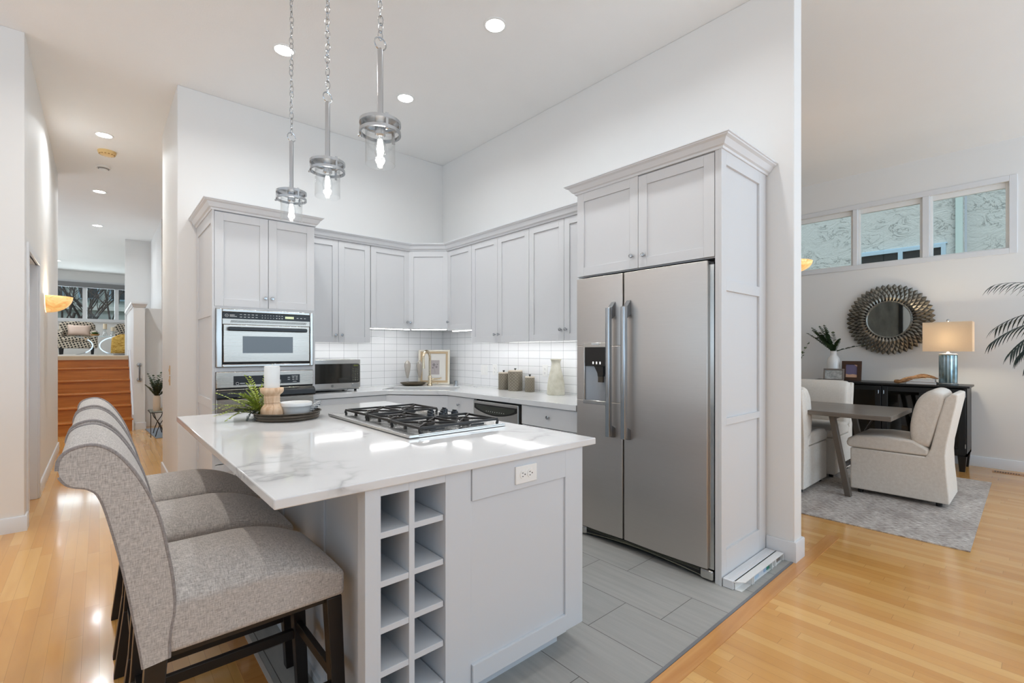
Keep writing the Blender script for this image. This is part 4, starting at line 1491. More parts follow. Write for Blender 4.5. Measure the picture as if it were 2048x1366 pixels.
prof_o = [(0.055, 0.9225), (0.066, 0.928), (0.075, 0.945), (0.081, 0.965), (0.086, 0.982), (0.089, 0.986), (0.089, 1.003), (0.087, 1.006), (0.083, 1.004), (0.076, 0.97), (0.064, 0.94), (0.05, 0.931), (0, 0.930)]
v = []
fs = []
for j, (r, z) in enumerate(prof_o):
    for i in range(n):
        rr = r
        if 1 <= j <= 4 and i % 2:
            rr = r - 0.0022
        v.append((0.882 + rr * math.cos(2 * PI * i / n), 2.955 + rr * math.sin(2 * PI * i / n), z))
for j in range(len(prof_o) - 1):
    for i in range(n):
        k = (i + 1) % n
        fs.append((j * n + i, j * n + k, (j + 1) * n + k, (j + 1) * n + i))
fs.append(tuple(range(n - 1, -1, -1)))
b.mesh(v, fs)
b.build('bowl_body', 'porcelain', smooth=0.8)
np_ = thing('rolled_napkin', 'grey and white patterned napkin tucked behind the bowl on the tray', 'napkin', (0.97, 2.965, 0.9225))
b = MB(np_)
b.tube([(0.955, 2.965, 0.942), (0.985, 2.965, 0.966), (1.015, 2.962, 0.988), (1.028, 2.961, 1.000)], [0.016, 0.018, 0.015, 0.006], 10)
k = NT('striped_cloth')
x, y, z = k.sep(k.coords())
wv = k.math('FRACT', k.math('MULTIPLY', k.math('ADD', z, k.math('MULTIPLY', y, 0.8)), 90.0))
nn = k.noise(k.coords(), 160, 2)
k.link(k.mix(k.math('LESS_THAN', k.math('MULTIPLY', wv, nn.outputs[0]), 0.2), srgb(214, 214, 212), srgb(66, 70, 76)), k.b.inputs['Base Color'])
k.b.inputs['Roughness'].default_value = 0.9
b.build('cloth', k.m)

# fern spray behind the candle
fe = thing('fern_spray', 'artificial fern spray with yellow-green fronds behind the candle', 'fern', (0.72, 3.0, 0.93))
rnd = random.Random(5)


def frond(mb, base_, dirv, L, droop, leaf_l, leaf_w, n=12, twig=None):
    p = Vector(base_)
    d = Vector(dirv).normalized()
    pts = [p.copy()]
    for i in range(n):
        d = (d + Vector((0, 0, -droop))).normalized()
        p = p + d * (L / n)
        pts.append(p.copy())
    for i in range(1, n + 1):
        t = (pts[i] - pts[i - 1]).normalized()
        sdir = t.cross(Vector((0, 0, 1)))
        if sdir.length < 0.1:
            sdir = Vector((1, 0, 0))
        sdir.normalize()
        f = math.sin(PI * min(1, (i + 1.2) / (n + 1.4)))
        for sg in (-1, 1):
            ld = (t * 0.7 + sdir * sg * 0.8 + Vector((rnd.uniform(-.2, .2), rnd.uniform(-.2, .2), rnd.uniform(-.15, .25)))).normalized()
            mb.leaf(pts[i], ld, (0, 0, 1), leaf_l * (0.4 + 0.6 * f), leaf_w, rnd.uniform(0, .3))
    mb.leaf(pts[-1], d, (0, 0, 1), leaf_l * 0.6, leaf_w)
    if twig is not None:
        twig.tube(pts, [0.0018 * (1 - 0.6 * i / n) for i in range(n + 1)], 5)


def fern_group(nm, mat, specs):
    lb, tw = MB(fe), MB(fe)
    for s_ in specs:
        frond(lb, *s_, twig=tw)
    o = lb.build(nm, mat)
    tw.build('stems', 'stem', parent=o)


B0 = (0.712, 3.02, 0.925)
specs = []
for i in range(30):
    a = rnd.uniform(PI * 0.35, PI * 1.3)
    e = rnd.uniform(0.15, 1.0)
    specs.append((B0, (math.cos(a) * e, 0.45 * math.sin(a) * e, rnd.uniform(0.55, 1.1)), rnd.uniform(0.15, 0.27), rnd.uniform(0.02, 0.11), 0.026, 0.011, 17))
fern_group('green_fronds', 'leaf_fern', specs)
fern_group('grey_sprigs', 'leaf_grey',
           [((0.69, 2.99, 0.968), (-0.7, -0.1, 0.35), 0.10, 0.22, 0.022, 0.008), (B0, (-0.6, 0.0, 0.75), 0.12, 0.05, 0.020, 0.006), ((0.685, 2.96, 0.966), (-0.6, -0.5, 0.3), 0.08, 0.22, 0.020, 0.008)])

# ------------------------------------------------------------------ counter stools (local origin: near rear foot line, z = floor)
front = [(-0.074, 1.03), (-0.073, 1.045), (-0.068, 1.060), (-0.058, 1.071), (-0.044, 1.078), (-0.025, 1.082), (-0.005, 1.080), (0.017, 1.068), (0.038, 1.047),
         (0.057, 1.019), (0.074, 0.988), (0.090, 0.953), (0.104, 0.916), (0.115, 0.880), (0.125, 0.835), (0.133, 0.785), (0.142, 0.730), (0.148, 0.670), (0.149, 0.624),
         (0.143, 0.590), (0.138, 0.55), (0.137, 0.503)]
rear = [(0.084, 0.497), (0.077, 0.55), (0.066, 0.622), (0.053, 0.711), (0.036, 0.806), (0.019, 0.885), (0.008, 0.930), (-0.003, 0.960), (-0.013, 0.972),
        (-0.026, 0.981), (-0.040, 0.985), (-0.054, 0.991), (-0.064, 1.001), (-0.071, 1.014)]
SW = 0.44


def catmull(pts, k=3):
    out = []
    for i in range(len(pts) - 1):
        p0, p1, p2, p3 = pts[max(i - 1, 0)], pts[i], pts[i + 1], pts[min(i + 2, len(pts) - 1)]
        for j in range(k):
            t = j / k
            out.append(tuple(0.5 * (2 * b + (c - a) * t + (2 * a - 5 * b + 4 * c - d) * t * t + (3 * b - a - 3 * c + d) * t ** 3) for a, b, c, d in zip(p0, p1, p2, p3)))
    out.append(pts[-1])
    return out


def make_stool(label):
    t = thing('bar_stool', label, 'stool', (0, 0, 0), group='rolled-back linen bar stools at the island')
    ring = catmull(front, 2) + catmull(rear, 2)
    # back: profile swept across the width, edges slightly crowned
    b = MB(t)
    cols = [(-0.0, 0.965), (0.012, 1.0), (0.06, 1.0), (SW / 2, 1.0), (SW - 0.06, 1.0), (SW - 0.012, 1.0), (SW, 0.965)]
    cxz = (0.03, 0.95)
    n = len(ring)
    v, fs = [], []
    # spine used to shrink the end rings a little towards the profile's own middle line
    half = [((x), (z)) for x, z in ring]
    cen = []
    for x, z in ring:
        best = min(((abs(z - z2) + (0 if abs(x - x2) > 0.02 else 9), x2, z2) for x2, z2 in ring), key=lambda q: q[0])
        cen.append(((x + best[1]) / 2, (z + best[2]) / 2))
    for y, s in cols:
        for (x, z), (mx, mz) in zip(ring, cen):
            v.append((mx + (x - mx) * s, y, mz + (z - mz) * s))
    for i in range(len(cols) - 1):
        for j in range(n):
            k = (j + 1) % n
            fs.append((i * n + j, i * n + k, (i + 1) * n + k, (i + 1) * n + j))
    fs.append(tuple(range(n - 1, -1, -1)))
    fs.append(tuple(range((len(cols) - 1) * n, len(cols) * n)))
    b.mesh(v, fs)
    back = b.build('backrest', 'linen', smooth=0.75)
    for y in (0.004, SW - 0.004):
        b = MB(t)
        b.tube([(x, y, z) for x, z in catmull(front, 2)] , 0.0052, 8)
        b.tube([(x, y, z) for x, z in catmull(rear, 2)], 0.004, 6)
        b.build('piping', 'linen_dark', parent=back, label='darker welt seam round the side of the back')
    # seat: domed cushion
    nx, ny = 22, 14
    x0, x1 = 0.135, 0.606

    def top(x, y):
        q = (x - x0) / (x1 - x0)
        vv = abs(y / SW * 2 - 1)
        e = 0.648 - 0.057 * max(0, (q - 0.45) / 0.55) ** 1.8
        return e + 0.058 * (1 - vv ** 2.6) * (1 - q ** 5)
    b = MB(t)
    v, fs = [], []
    for i in range(nx + 1):
        for j in range(ny + 1):
            x, y = x0 + (x1 - x0) * i / nx, SW * j / ny
            v.append((x, y, top(x, y)))
    N = len(v)
    W = ny + 1
    for i in range(nx):
        for j in range(ny):
            fs.append((i * W + j, (i + 1) * W + j, (i + 1) * W + j + 1, i * W + j + 1))
    border = [i * W for i in range(nx + 1)] + [nx * W + j for j in range(1, ny + 1)] + [i * W + ny for i in range(nx - 1, -1, -1)] + [j for j in range(ny - 1, 0, -1)]
    v += [(v[i][0], v[i][1], 0.511) for i in border]
    m = len(border)
    for i in range(m):
        k = (i + 1) % m
        fs.append((border[i], border[k], N + k, N + i))
    fs.append(tuple(N + i for i in range(m)))
    b.mesh(v, fs)
    b.build('seat', 'linen', bevel=0.014, seg=4, smooth=0.9)
    b = MB(t)
    b.box(0.10, 0.585, 0.02, SW - 0.02, 0.494, 0.514)
    b.build('seat_rail', 'espresso', bevel=0.002)
    for y in (0.026, SW - 0.026):
        b = MB(t)
        b.taper((0.598, y, 0.0), (0.572, y, 0.512), 0.020, 0.024)
        b.build('leg', 'espresso', bevel=0.002)
        b = MB(t)
        b.taper((0.062, y, 0.0), (0.095, y, 0.26), 0.020, 0.022, 0.020, 0.022)
        b.taper((0.095, y, 0.26), (0.112, y, 0.512), 0.022, 0.024, 0.022, 0.022)
        b.build('leg', 'espresso', bevel=0.002)
        MB(t).bar((0.10, y, 0.212), (0.585, y, 0.212), 0.020, 0.034).build('stretcher', 'espresso', bevel=0.0015)
    MB(t).bar((0.582, 0.03, 0.245), (0.582, SW - 0.03, 0.245), 0.020, 0.036).build('stretcher', 'espresso', bevel=0.0015)
    MB(t).bar((0.094, 0.03, 0.26), (0.094, SW - 0.03, 0.26), 0.020, 0.034).build('stretcher', 'espresso', bevel=0.0015)
    return t


stool = make_stool('nearest beige linen bar stool with rolled back, its side seam in full view')
dup(stool, (0.0, 2.055, 0), 0, 'middle beige linen bar stool with rolled back at the island')
dup(stool, (0.0, 2.600, 0), 0, 'farthest beige linen bar stool with rolled back at the island')
stool.location = (0, 1.52, 0)

# ------------------------------------------------------------------ pendant lamps over the island
PG = 'glass pendant lamps over the island'


def make_pendant(label):
    """local origin at the bottom rim of the glass"""
    t = thing('pendant_lamp', label, 'pendant lamp', (0, 0, 0), group=PG)
    MB(t).lathe([(0.060, 0.0), (0.0615, 0.0), (0.0615, 0.135), (0.0625, 0.150), (0.0600, 0.150), (0.060, 0.135), (0.060, 0.0)], seg=40).build('glass_shade', 'glass', smooth=0.9)
    b = MB(t)
    for z in (0.128, 0.168):
        b.lathe([(0.078, z), (0.086, z), (0.086, z + 0.013), (0.078, z + 0.013), (0.078, z)], seg=48)
    b.build('metal_rings', 'nickel')
    for i in range(3):
        b = MB(t)
        a = 2 * PI * i / 3 + 0.4
        x, y = 0.082 * math.cos(a), 0.082 * math.sin(a)
        b.bar((x, y, 0.118), (x, y, 0.188), 0.010, 0.006, up=(math.cos(a), math.sin(a), 0))
        b.ball((x * 1.06, y * 1.06, 0.122), 0.006, 10)
        b.build('ring_post', 'nickel')
    b = MB(t)
    b.lathe([(0, 0.186), (0.074, 0.186), (0.078, 0.181), (0.078, 0.176), (0.04, 0.172), (0.0, 0.172)], seg=40)
    b.lathe([(0, 0.186), (0.030, 0.186), (0.026, 0.196), (0.012, 0.202), (0, 0.204)], seg=24)
    b.build('cap_plate', 'nickel')
    MB(t).lathe([(0, 0.172), (0.022, 0.172), (0.022, 0.125), (0.016, 0.118), (0, 0.118)], seg=20).build('lamp_socket', 'nickel')
    bl = MB(t)
    bl.lathe([(0, 0.022), (0.010, 0.026), (0.020, 0.040), (0.026, 0.062), (0.024, 0.082), (0.015, 0.104), (0.012, 0.118), (0, 0.118)], seg=20)
    bulb = bl.build('light_bulb', m_glass('bulb_glass', (1, 1, 1, 1), 0.04, 0.4), smooth=0.9)
    fb = MB(t)
    for a in range(4):
        c_, s_ = math.cos(a * PI / 2), math.sin(a * PI / 2)
        fb.tube([(0.005 * c_, 0.005 * s_, 0.105), (0.011 * c_, 0.011 * s_, 0.062), (0.006 * c_, 0.006 * s_, 0.034)], 0.0052, 6)
    fb.build('filament', 'bulb', parent=bulb, label='glowing filament')
    MB(t).lathe([(0, 0.202), (0.012, 0.202), (0.012, 0.488), (0.009, 0.492), (0, 0.492)], seg=16).build('stem', 'nickel')
    b = MB(t)
    pts = [(0.026 * math.cos(2 * PI * i / 24), 0, 0.514 + 0.026 * math.sin(2 * PI * i / 24)) for i in range(24)]
    b.tube(pts, 0.003, 8, True)
    b.build('ring', 'nickel')
    return t


def pendant_chain(t, z0, z1, tilt):
    b = MB(t)
    L, wd = 0.0365, 0.0105
    nlink = int((z1 - z0) / (L - 0.005))
    for i in range(nlink):
        zc = z0 + i * (z1 - z0) / nlink + L / 2
        a = (PI / 2 if i % 2 else 0) + tilt + 0.5 * math.sin(i * 1.7)
        pts = []
        for k in range(14):
            th = 2 * PI * k / 14
            u, w = wd * math.cos(th) * (1 if abs(math.cos(th)) < .5 else 1.0), (L / 2 + 0.003) * math.sin(th)
            pts.append((u * math.cos(a) + 0.002 * math.sin(i), u * math.sin(a), zc + w))
        b.tube(pts, 0.0021, 6, True)
    return b.build('chain', 'nickel', smooth=1.0)


P3 = [((0.895, 1.865), 2.100, 'nearest and largest looking glass pendant lamp hanging over the island'),
      ((0.885, 2.450), 2.105, 'middle glass pendant lamp of the three over the island'),
      ((0.880, 3.040), 2.100, 'farthest glass pendant lamp, over the oven end of the island')]
protoP = make_pendant(P3[0][2])
allP = [protoP]
for (xy, zb, lab) in P3[1:]:
    allP.append(dup(protoP, (*xy, zb), 0.3, lab, PG))
protoP.location = (*P3[0][0], P3[0][1])
for i, (o, ((x, y), zb, lab)) in enumerate(zip(allP, P3)):
    # chain and ceiling canopy are cut to each lamp's own drop
    save = o.location.copy()
    o.location = (0, 0, 0)
    pendant_chain(o, 0.530, CZ - zb - 0.03, i * 0.8)
    MB(o).lathe([(0, CZ - zb), (0.06, CZ - zb), (0.058, CZ - zb - 0.015), (0.02, CZ - zb - 0.03), (0, CZ - zb - 0.03)], seg=28).build('ceiling_canopy', 'nickel')
    o.location = save
    point('pendant_light', (x, y, zb + 0.065), 2.5, (1, 0.97, 0.93), 0.02)

# ------------------------------------------------------------------ recessed downlights and ceiling devices
def downlight(x, y, label, power=7, r=0.082):
    t = thing('recessed_light', label, 'ceiling light', (x, y, CZ))
    MB(t).lathe([(r * 0.80, CZ - 0.001), (r * 0.82, CZ - 0.006), (r, CZ - 0.004), (r * 1.02, CZ), (r * 0.80, CZ - 0.0005)], (x, y, 0), seg=36).build('trim_ring', 'white_plastic')
    MB(t).lathe([(0, CZ - 0.003), (r * 0.82, CZ - 0.003), (r * 0.82, CZ - 0.001), (0, CZ - 0.001)], (x, y, 0), seg=32).build('diffuser', 'can')
    area('downlight', (x, y, CZ - 0.012), (0, 0, -1), r * 1.5, r * 1.5, power, (0.90, 0.96, 1.0), math.radians(150), 'DISK')
    return t


downlight(1.071, 3.886, 'round recessed ceiling light behind the farthest pendant chain')
downlight(2.119, 2.594, 'round recessed ceiling light nearest the top of the photo')
downlight(2.112, 3.886, 'round recessed ceiling light right of the nearest pendant, near the cabinet corner')
downlight(0.037, 6.694, 'nearest recessed light of the hallway, before the smoke alarm', 14)
downlight(0.000, 9.108, 'recessed hallway light just beyond the white detector', 14)
downlight(-0.027, 11.60, 'recessed hallway light over the top of the stairs')
downlight(-0.820, 16.77, 'farthest small recessed light, upstairs before the window')
# unseen lamps added on the same ceiling grid to brighten floor and refrigerator
for x, y, pw, c in ((2.11, 1.30, 8, (0.93, 0.97, 1.0)), (0.03, 2.594, 7, (1.0, 0.95, 0.88)), (0.03, 3.886, 8, (1.0, 0.95, 0.88))):
    area('downlight', (x, y, CZ - 0.012), (0, 0, -1), 0.12, 0.12, pw, c, math.radians(150), 'DISK')
t = thing('smoke_alarm', 'yellowed round smoke alarm on the hallway ceiling', 'smoke alarm', (0.066, 7.224, CZ))
MB(t).lathe([(0, CZ), (0.085, CZ), (0.085, CZ - 0.012), (0.078, CZ - 0.035), (0.06, CZ - 0.045), (0, CZ - 0.046)], (0.066, 7.224, 0), seg=32).build(
    'housing', plain('yellowed_plastic', srgb(232, 200, 140), 0.5))
b = MB(t)
for i in range(14):
    a = 2 * PI * i / 14
    b.bar((0.066 + 0.066 * math.cos(a), 7.224 + 0.066 * math.sin(a), CZ - 0.0425), (0.066 + 0.074 * math.cos(a), 7.224 + 0.074 * math.sin(a), CZ - 0.037), 0.016, 0.003)
b.build('vent_slots', plain('brown_slot', srgb(150, 108, 58), 0.6))
t = thing('ceiling_detector', 'small white round detector behind the smoke alarm', 'detector', (0.038, 7.841, CZ))
MB(t).lathe([(0, CZ), (0.075, CZ), (0.074, CZ - 0.018), (0.06, CZ - 0.03), (0.045, CZ - 0.034), (0.04, CZ - 0.05), (0, CZ - 0.052)], (0.038, 7.841, 0), seg=32).build('housing', 'white_plastic')
MB(t).lathe([(0.062, CZ - 0.030), (0.064, CZ - 0.0265), (0.049, CZ - 0.0345), (0.047, CZ - 0.0355)], (0.038, 7.841, 0), seg=32).build('dark_slot', 'gap')


def sconce(name, label, P, n, power):
    t = thing(name, label, 'wall lamp', P)
    P = Vector(P)
    u = Vector((n[1], -n[0], 0))
    b = MB(t)
    nn, mm = 24, 9
    v, fs = [], []
    R, D, H = 0.185, 0.20, 0.165
    for j in range(mm + 1):
        f = math.cos(j / mm * PI / 2)
        z = H * 0.5 - H * math.sin(j / mm * PI / 2)
        for i in range(nn + 1):
            a = PI * i / nn
            p = P + u * (R * f * math.cos(a)) + Vector(n) * (D * f * math.sin(a) + 0.004)
            v.append((p.x, p.y, P.z + z))
    for j in range(mm):
        for i in range(nn):
            a = j * (nn + 1) + i
            fs.append((a, a + 1, a + nn + 2, a + nn + 1))
    b.mesh(v, fs)
    o = b.build('bowl_shade', 'alabaster', smooth=1.2)
    s = o.modifiers.new('thick', 'SOLIDIFY')
    s.thickness = 0.006
    b = MB(t)
    b.T = frame_matrix(P, u, n)
    b.box(-0.05, 0.05, 0.0, 0.008, -0.06, 0.06)
    b.build('wall_plate', 'nickel')
    q = P + Vector(n) * 0.10 + Vector((0, 0, 0.06))
    point('sconce_light', q, power, (1.0, 0.86, 0.66), 0.03)
    return t


sconce('wall_sconce', 'amber alabaster half-bowl sconce on the left hallway wall', (-0.41, 6.72, 1.785), (1, 0, 0), 8)

# ------------------------------------------------------------------ things on the back counter
mc = thing('countertop_microwave', 'stainless microwave with dark door on the counter beside the oven cabinet', 'microwave', (1.71, 4.72, 0.914))
MB(mc).box(1.446, 1.955, 4.545, 4.93, 0.932, 1.226).build('microwave_body', plain('grey_case', srgb(150, 150, 150), 0.4, 0.5), bevel=0.004)
fo = MB(mc).box(1.444, 1.957, 4.520, 4.545, 0.945, 1.226).build('front_frame', 'steel_light', bevel=0.005, seg=3)
b = MB(mc)
b.prism([(1.446, 0.998), (1.925, 0.998), (1.945, 1.004), (1.950, 1.02), (1.950, 1.165), (1.945, 1.180), (1.925, 1.186), (1.446, 1.186)], 4.5165, 4.521, 'y')
dg = b.build('door_glass', plain('smoked_glass', srgb(36, 34, 28), 0.06, coat=0.5))
MB(mc).box(1.858, 1.862, 4.5155, 4.5175, 1.002, 1.182).build('door_seam', 'black', parent=dg)
b = MB(mc)
for r in range(7):
    for q in range(3):
        b.box(1.875 + q * 0.022, 1.888 + q * 0.022, 4.5158, 4.5166, 1.022 + r * 0.019, 1.028 + r * 0.019)
b.build('key_legends', plain('dim_legends', srgb(104, 106, 86), 0.5), parent=dg)
MB(mc).box(1.885, 1.932, 4.5158, 4.5166, 1.160, 1.174).build('clock_display', plain('dim_green', srgb(96, 104, 40), 0.4), parent=dg)
MB(mc).box(1.868, 1.938, 4.5175, 4.521, 0.955, 0.988).build('door_button', 'nickel', parent=fo, bevel=0.001)
b = MB(mc)
b.tube([(1.677 + 0.0095 * math.cos(a), 4.5185, 0.973 + 0.0095 * math.sin(a)) for a in [i * PI / 8 for i in range(16)]], 0.0014, 6, True)
b.tube([(1.673, 4.5185, 0.976), (1.677, 4.5185, 0.969), (1.681, 4.5185, 0.976)], 0.001, 5)
b.build('round_emblem', 'gap', parent=fo, label='small round dark monogram emblem')
for x in (1.47, 1.93):
    for y in (4.58, 4.90):
        MB(mc).lathe([(0, 0.9145), (0.012, 0.9145), (0.014, 0.934), (0, 0.934)], (x, y, 0), seg=12).build('foot', 'black_matte')

# leaning picture frame in the sink corner
pf = thing('picture_frame', 'cream and gold framed flower print leaning in the tiled corner', 'picture frame', (2.99, 4.80, 0.9142), group=None)
P0 = Vector((2.852, 4.93, 0.9155))
uu = Vector((0.707, -0.707, 0))
nn = Vector((-0.707, -0.707, 0))


def leaning(mb, P, u, n, lean):
    m = frame_matrix(P, u, n)
    return m @ Matrix.Rotation(lean, 4, 'X')


Wf, Hf = 0.375, 0.408
for part, boxes, mt in (
        ('outer_frame', [(0, Wf, 0.0, 0.020, 0, 0.020), (0, Wf, 0, 0.020, Hf - 0.02, Hf), (0, 0.022, 0, 0.020, 0.02, Hf - 0.02), (Wf - 0.022, Wf, 0, 0.020, 0.02, Hf - 0.02)],
         plain('cream_frame', srgb(224, 218, 204), 0.45)),
        ('gold_band', [(0.022, Wf - 0.022, 0, 0.016, 0.02, 0.045), (0.022, Wf - 0.022, 0, 0.016, Hf - 0.045, Hf - 0.02), (0.022, 0.047, 0, 0.016, 0.045, Hf - 0.045),
                       (Wf - 0.047, Wf - 0.022, 0, 0.016, 0.045, Hf - 0.045)], plain('aged_gold', srgb(196, 172, 138), 0.4, 0.3)),
        ('mat_board', [(0.047, Wf - 0.047, 0.002, 0.008, 0.045, Hf - 0.045)], plain('mat_board', srgb(226, 224, 218), 0.8))):
    b = MB(pf)
    b.T = leaning(b, P0, uu, nn, math.radians(3))
    for q in boxes:
        b.box(*q)
    b.build(part, mt, bevel=0.002 if part != 'mat_board' else 0)
b = MB(pf)
b.T = leaning(b, P0, uu, nn, math.radians(3))
b.box(0.135, 0.252, 0.008, 0.0088, 0.115, 0.285)
pr = b.build('flower_print', plain('grey_print', srgb(176, 168, 168), 0.8, mscale=40))
b = MB(pf)
b.T = leaning(b, P0, uu, nn, math.radians(3))
for cx0, cz0, r in ((0.185, 0.230, 0.016), (0.215, 0.205, 0.012), (0.172, 0.195, 0.010), (0.225, 0.235, 0.008)):
    for i in range(6):
        a = 2 * PI * i / 6
        b.mesh([(cx0, 0.0091, cz0), (cx0 + r * math.cos(a - .35), 0.0091, cz0 + r * math.sin(a - .35)), (cx0 + 1.25 * r * math.cos(a), 0.0091, cz0 + 1.25 * r * math.sin(a)),
                (cx0 + r * math.cos(a + .35), 0.0091, cz0 + r * math.sin(a + .35))], [(0, 1, 2, 3)])
b.bar((0.19, 0.0091, 0.215), (0.20, 0.0091, 0.13), 0.0006, 0.0018, up=(1, 0, 0))
b.build('flower_drawing', plain('grey_ink', srgb(112, 106, 108), 0.8), parent=pr)

# dish with two crystal ornaments
DXY = (2.715, 4.81)
di = thing('shallow_dish', 'shallow dark dish behind the faucet holding two crystal ornaments', 'dish', (*DXY, 0.9142))
MB(di).lathe([(0, 0.915), (0.10, 0.915), (0.125, 0.926), (0.150, 0.946), (0.152, 0.949), (0.145, 0.948), (0.12, 0.932), (0.09, 0.924), (0, 0.922)], (*DXY, 0), seg=40).build(
    'dish_body', plain('olive_bronze', srgb(92, 80, 60), 0.35, 0.4), smooth=0.9)
kq = NT('pale_crystal')
kq.b.inputs['Base Color'].default_value = srgb(214, 206, 196)
kq.b.inputs['Roughness'].default_value = 0.2
kq.b.inputs['Transmission Weight'].default_value = 0.45
for (ox, oy), lab in (((-0.052, 0.04), 'pale crystal ornament on glass stand, left on the dark dish'), ((0.068, -0.025), 'pale crystal ornament on glass stand, just behind the faucet')):
    x, y = DXY[0] + ox, DXY[1] + oy
    t = thing('crystal_ornament', lab, 'ornament', (x, y, 0.924), group='crystal ornaments on the dish')
    b = MB(t)
    b.ball((x, y, 0.944), 0.019, 16)
    b.ball((x, y, 0.976), 0.015, 16)
    b.lathe([(0, 0.985), (0.010, 0.990), (0.018, 0.998), (0.020, 1.006), (0, 1.006)], (x, y, 0), seg=14)
    b.build('glass_stand', 'glass')
    b = MB(t)
    pr_ = [(0.012, 1.0), (0.022, 1.03), (0.036, 1.09), (0.042, 1.14), (0.040, 1.165), (0.022, 1.19), (0, 1.205)]
    b.lathe([(0, 1.0)] + pr_, (x, y, 0), seg=7, sx=0.95, sy=0.55)
    b.build('crystal', kq.m, smooth=0.2)


def canister(x, y, r, h, label):
    t = thing('canister', label, 'canister', (x, y, 0.9142), group='grey patterned canisters')
    k = NT('embossed_stoneware')
    co = k.coords()
    px_, py_, pz_ = k.sep(co)
    ang = k.math('MULTIPLY', k.math('ARCTAN2', px_, py_), 0.06)
    a_ = k.math('ABSOLUTE', k.math('SUBTRACT', k.math('FRACT', k.math('MULTIPLY', k.math('ADD', pz_, ang), 34.0)), 0.5))
    b_ = k.math('ABSOLUTE', k.math('SUBTRACT', k.math('FRACT', k.math('MULTIPLY', k.math('SUBTRACT', pz_, ang), 34.0)), 0.5))
    mm = k.math('MINIMUM', a_, b_)
    k.link(k.ramp(mm, [(0.03, srgb(94, 88, 76)), (0.14, srgb(128, 120, 104))]), k.b.inputs['Base Color'])
    k.b.inputs['Roughness'].default_value = 0.45
    k.bump(mm, 0.6, 0.01)
    MB(t).lathe([(0, 0.915), (r * 0.96, 0.915), (r, 0.920), (r, 0.914 + h - 0.004), (r * 0.97, 0.914 + h), (0, 0.914 + h)], (x, y, 0), seg=36).build('jar', k.m)
    zt = 0.914 + h
    MB(t).lathe([(0, zt), (r * 1.0, zt), (r * 1.0, zt + 0.006), (r * 0.97, zt + 0.012), (0, zt + 0.012)], (x, y, 0), seg=36).build('lid', plain('pale_wood_lid', srgb(206, 196, 180), 0.5))
    MB(t).lathe([(0, zt + 0.012), (0.005, zt + 0.012), (0.006, zt + 0.018), (0.012, zt + 0.026), (0.012, zt + 0.031), (0, zt + 0.032)], (x, y, 0), seg=16).build('knob', 'black')


canister(3.13, 3.690, 0.056, 0.166, 'medium grey patterned canister, left of the tallest one')
canister(3.115, 3.495, 0.072, 0.192, 'tallest grey patterned canister in the middle of the three')
canister(3.13, 3.300, 0.047, 0.138, 'smallest grey patterned canister, right of the tallest one')
k = NT('mottled_pottery')
n1 = k.noise(k.coords(), 9, 5, 0.6)
n2 = k.noise(k.mapping(k.coords(), (3, 3, 30)), 2.0, 3)
k.link(k.mix(k.math('MULTIPLY', n2.outputs[0], 0.5), k.ramp(n1.outputs[0], [(0.35, srgb(186, 182, 162)), (0.65, srgb(222, 219, 206))]), srgb(196, 194, 178)), k.b.inputs['Base Color'])
k.b.inputs['Roughness'].default_value = 0.5
vs = thing('pottery_vase', 'tall bottle-shaped pale pottery vase beside the refrigerator', 'vase', (3.105, 2.93, 0.9142))
b = MB(vs)
b.lathe([(0, 0.915), (0.078, 0.915), (0.081, 0.922), (0.080, 0.97), (0.074, 1.03), (0.062, 1.09), (0.049, 1.14), (0.041, 1.185), (0.039, 1.205), (0.045, 1.225), (0.052, 1.236), (0.049, 1.238),
         (0.040, 1.222), (0.034, 1.20), (0.036, 1.16), (0, 1.10)], (3.105, 2.93, 0), seg=40)
b.build('vase_body', k.m, smooth=0.9)

# bundle of white moulding offcuts on the floor by the refrigerator panel
wt = thing('moulding_offcut', 'solid white moulding strip lying on the floor along the panel', 'moulding', (2.9, 1.155, 0.0026))
MB(wt).box(2.598, 3.20, 1.128, 1.186, 0.0028, 0.052).build('strip_body', 'trim', bevel=0.004)
MB(wt).box(2.62, 3.19, 1.150, 1.158, 0.052, 0.0535).build('bead', 'trim')
wb = thing('plastic_channel', 'hollow white plastic channel with openings lying beside the moulding strip', 'channel', (2.9, 1.105, 0.0026))
b = MB(wb)
b.box(2.612, 3.205, 1.088, 1.126, 0.0028, 0.006)
b.box(2.612, 3.205, 1.121, 1.126, 0.006, 0.050)
b.prism([(2.60, 1.126), (2.640, 1.080), (3.205, 1.080), (3.205, 1.126)], 0.046, 0.050)
for x in (2.735, 2.752, 3.02, 3.075, 3.195):
    b.box(x, x + 0.008, 1.080, 1.124, 0.006, 0.047)
b.build('channel_body', 'white_plastic')
for x0, x1, c in ((2.77, 2.86, srgb(180, 205, 226)), (2.86, 2.93, srgb(206, 214, 224)), (2.935, 2.975, srgb(150, 176, 205)), (2.978, 3.018, srgb(24, 128, 104)), (3.09, 3.13, srgb(225, 225, 225)), (3.135, 3.185, srgb(120, 112, 104))):
    MB(wb).box(x0, x1, 1.095, 1.120, 0.0065, 0.042).build('packed_insert', plain('insert', c, 0.4), bevel=0.003)

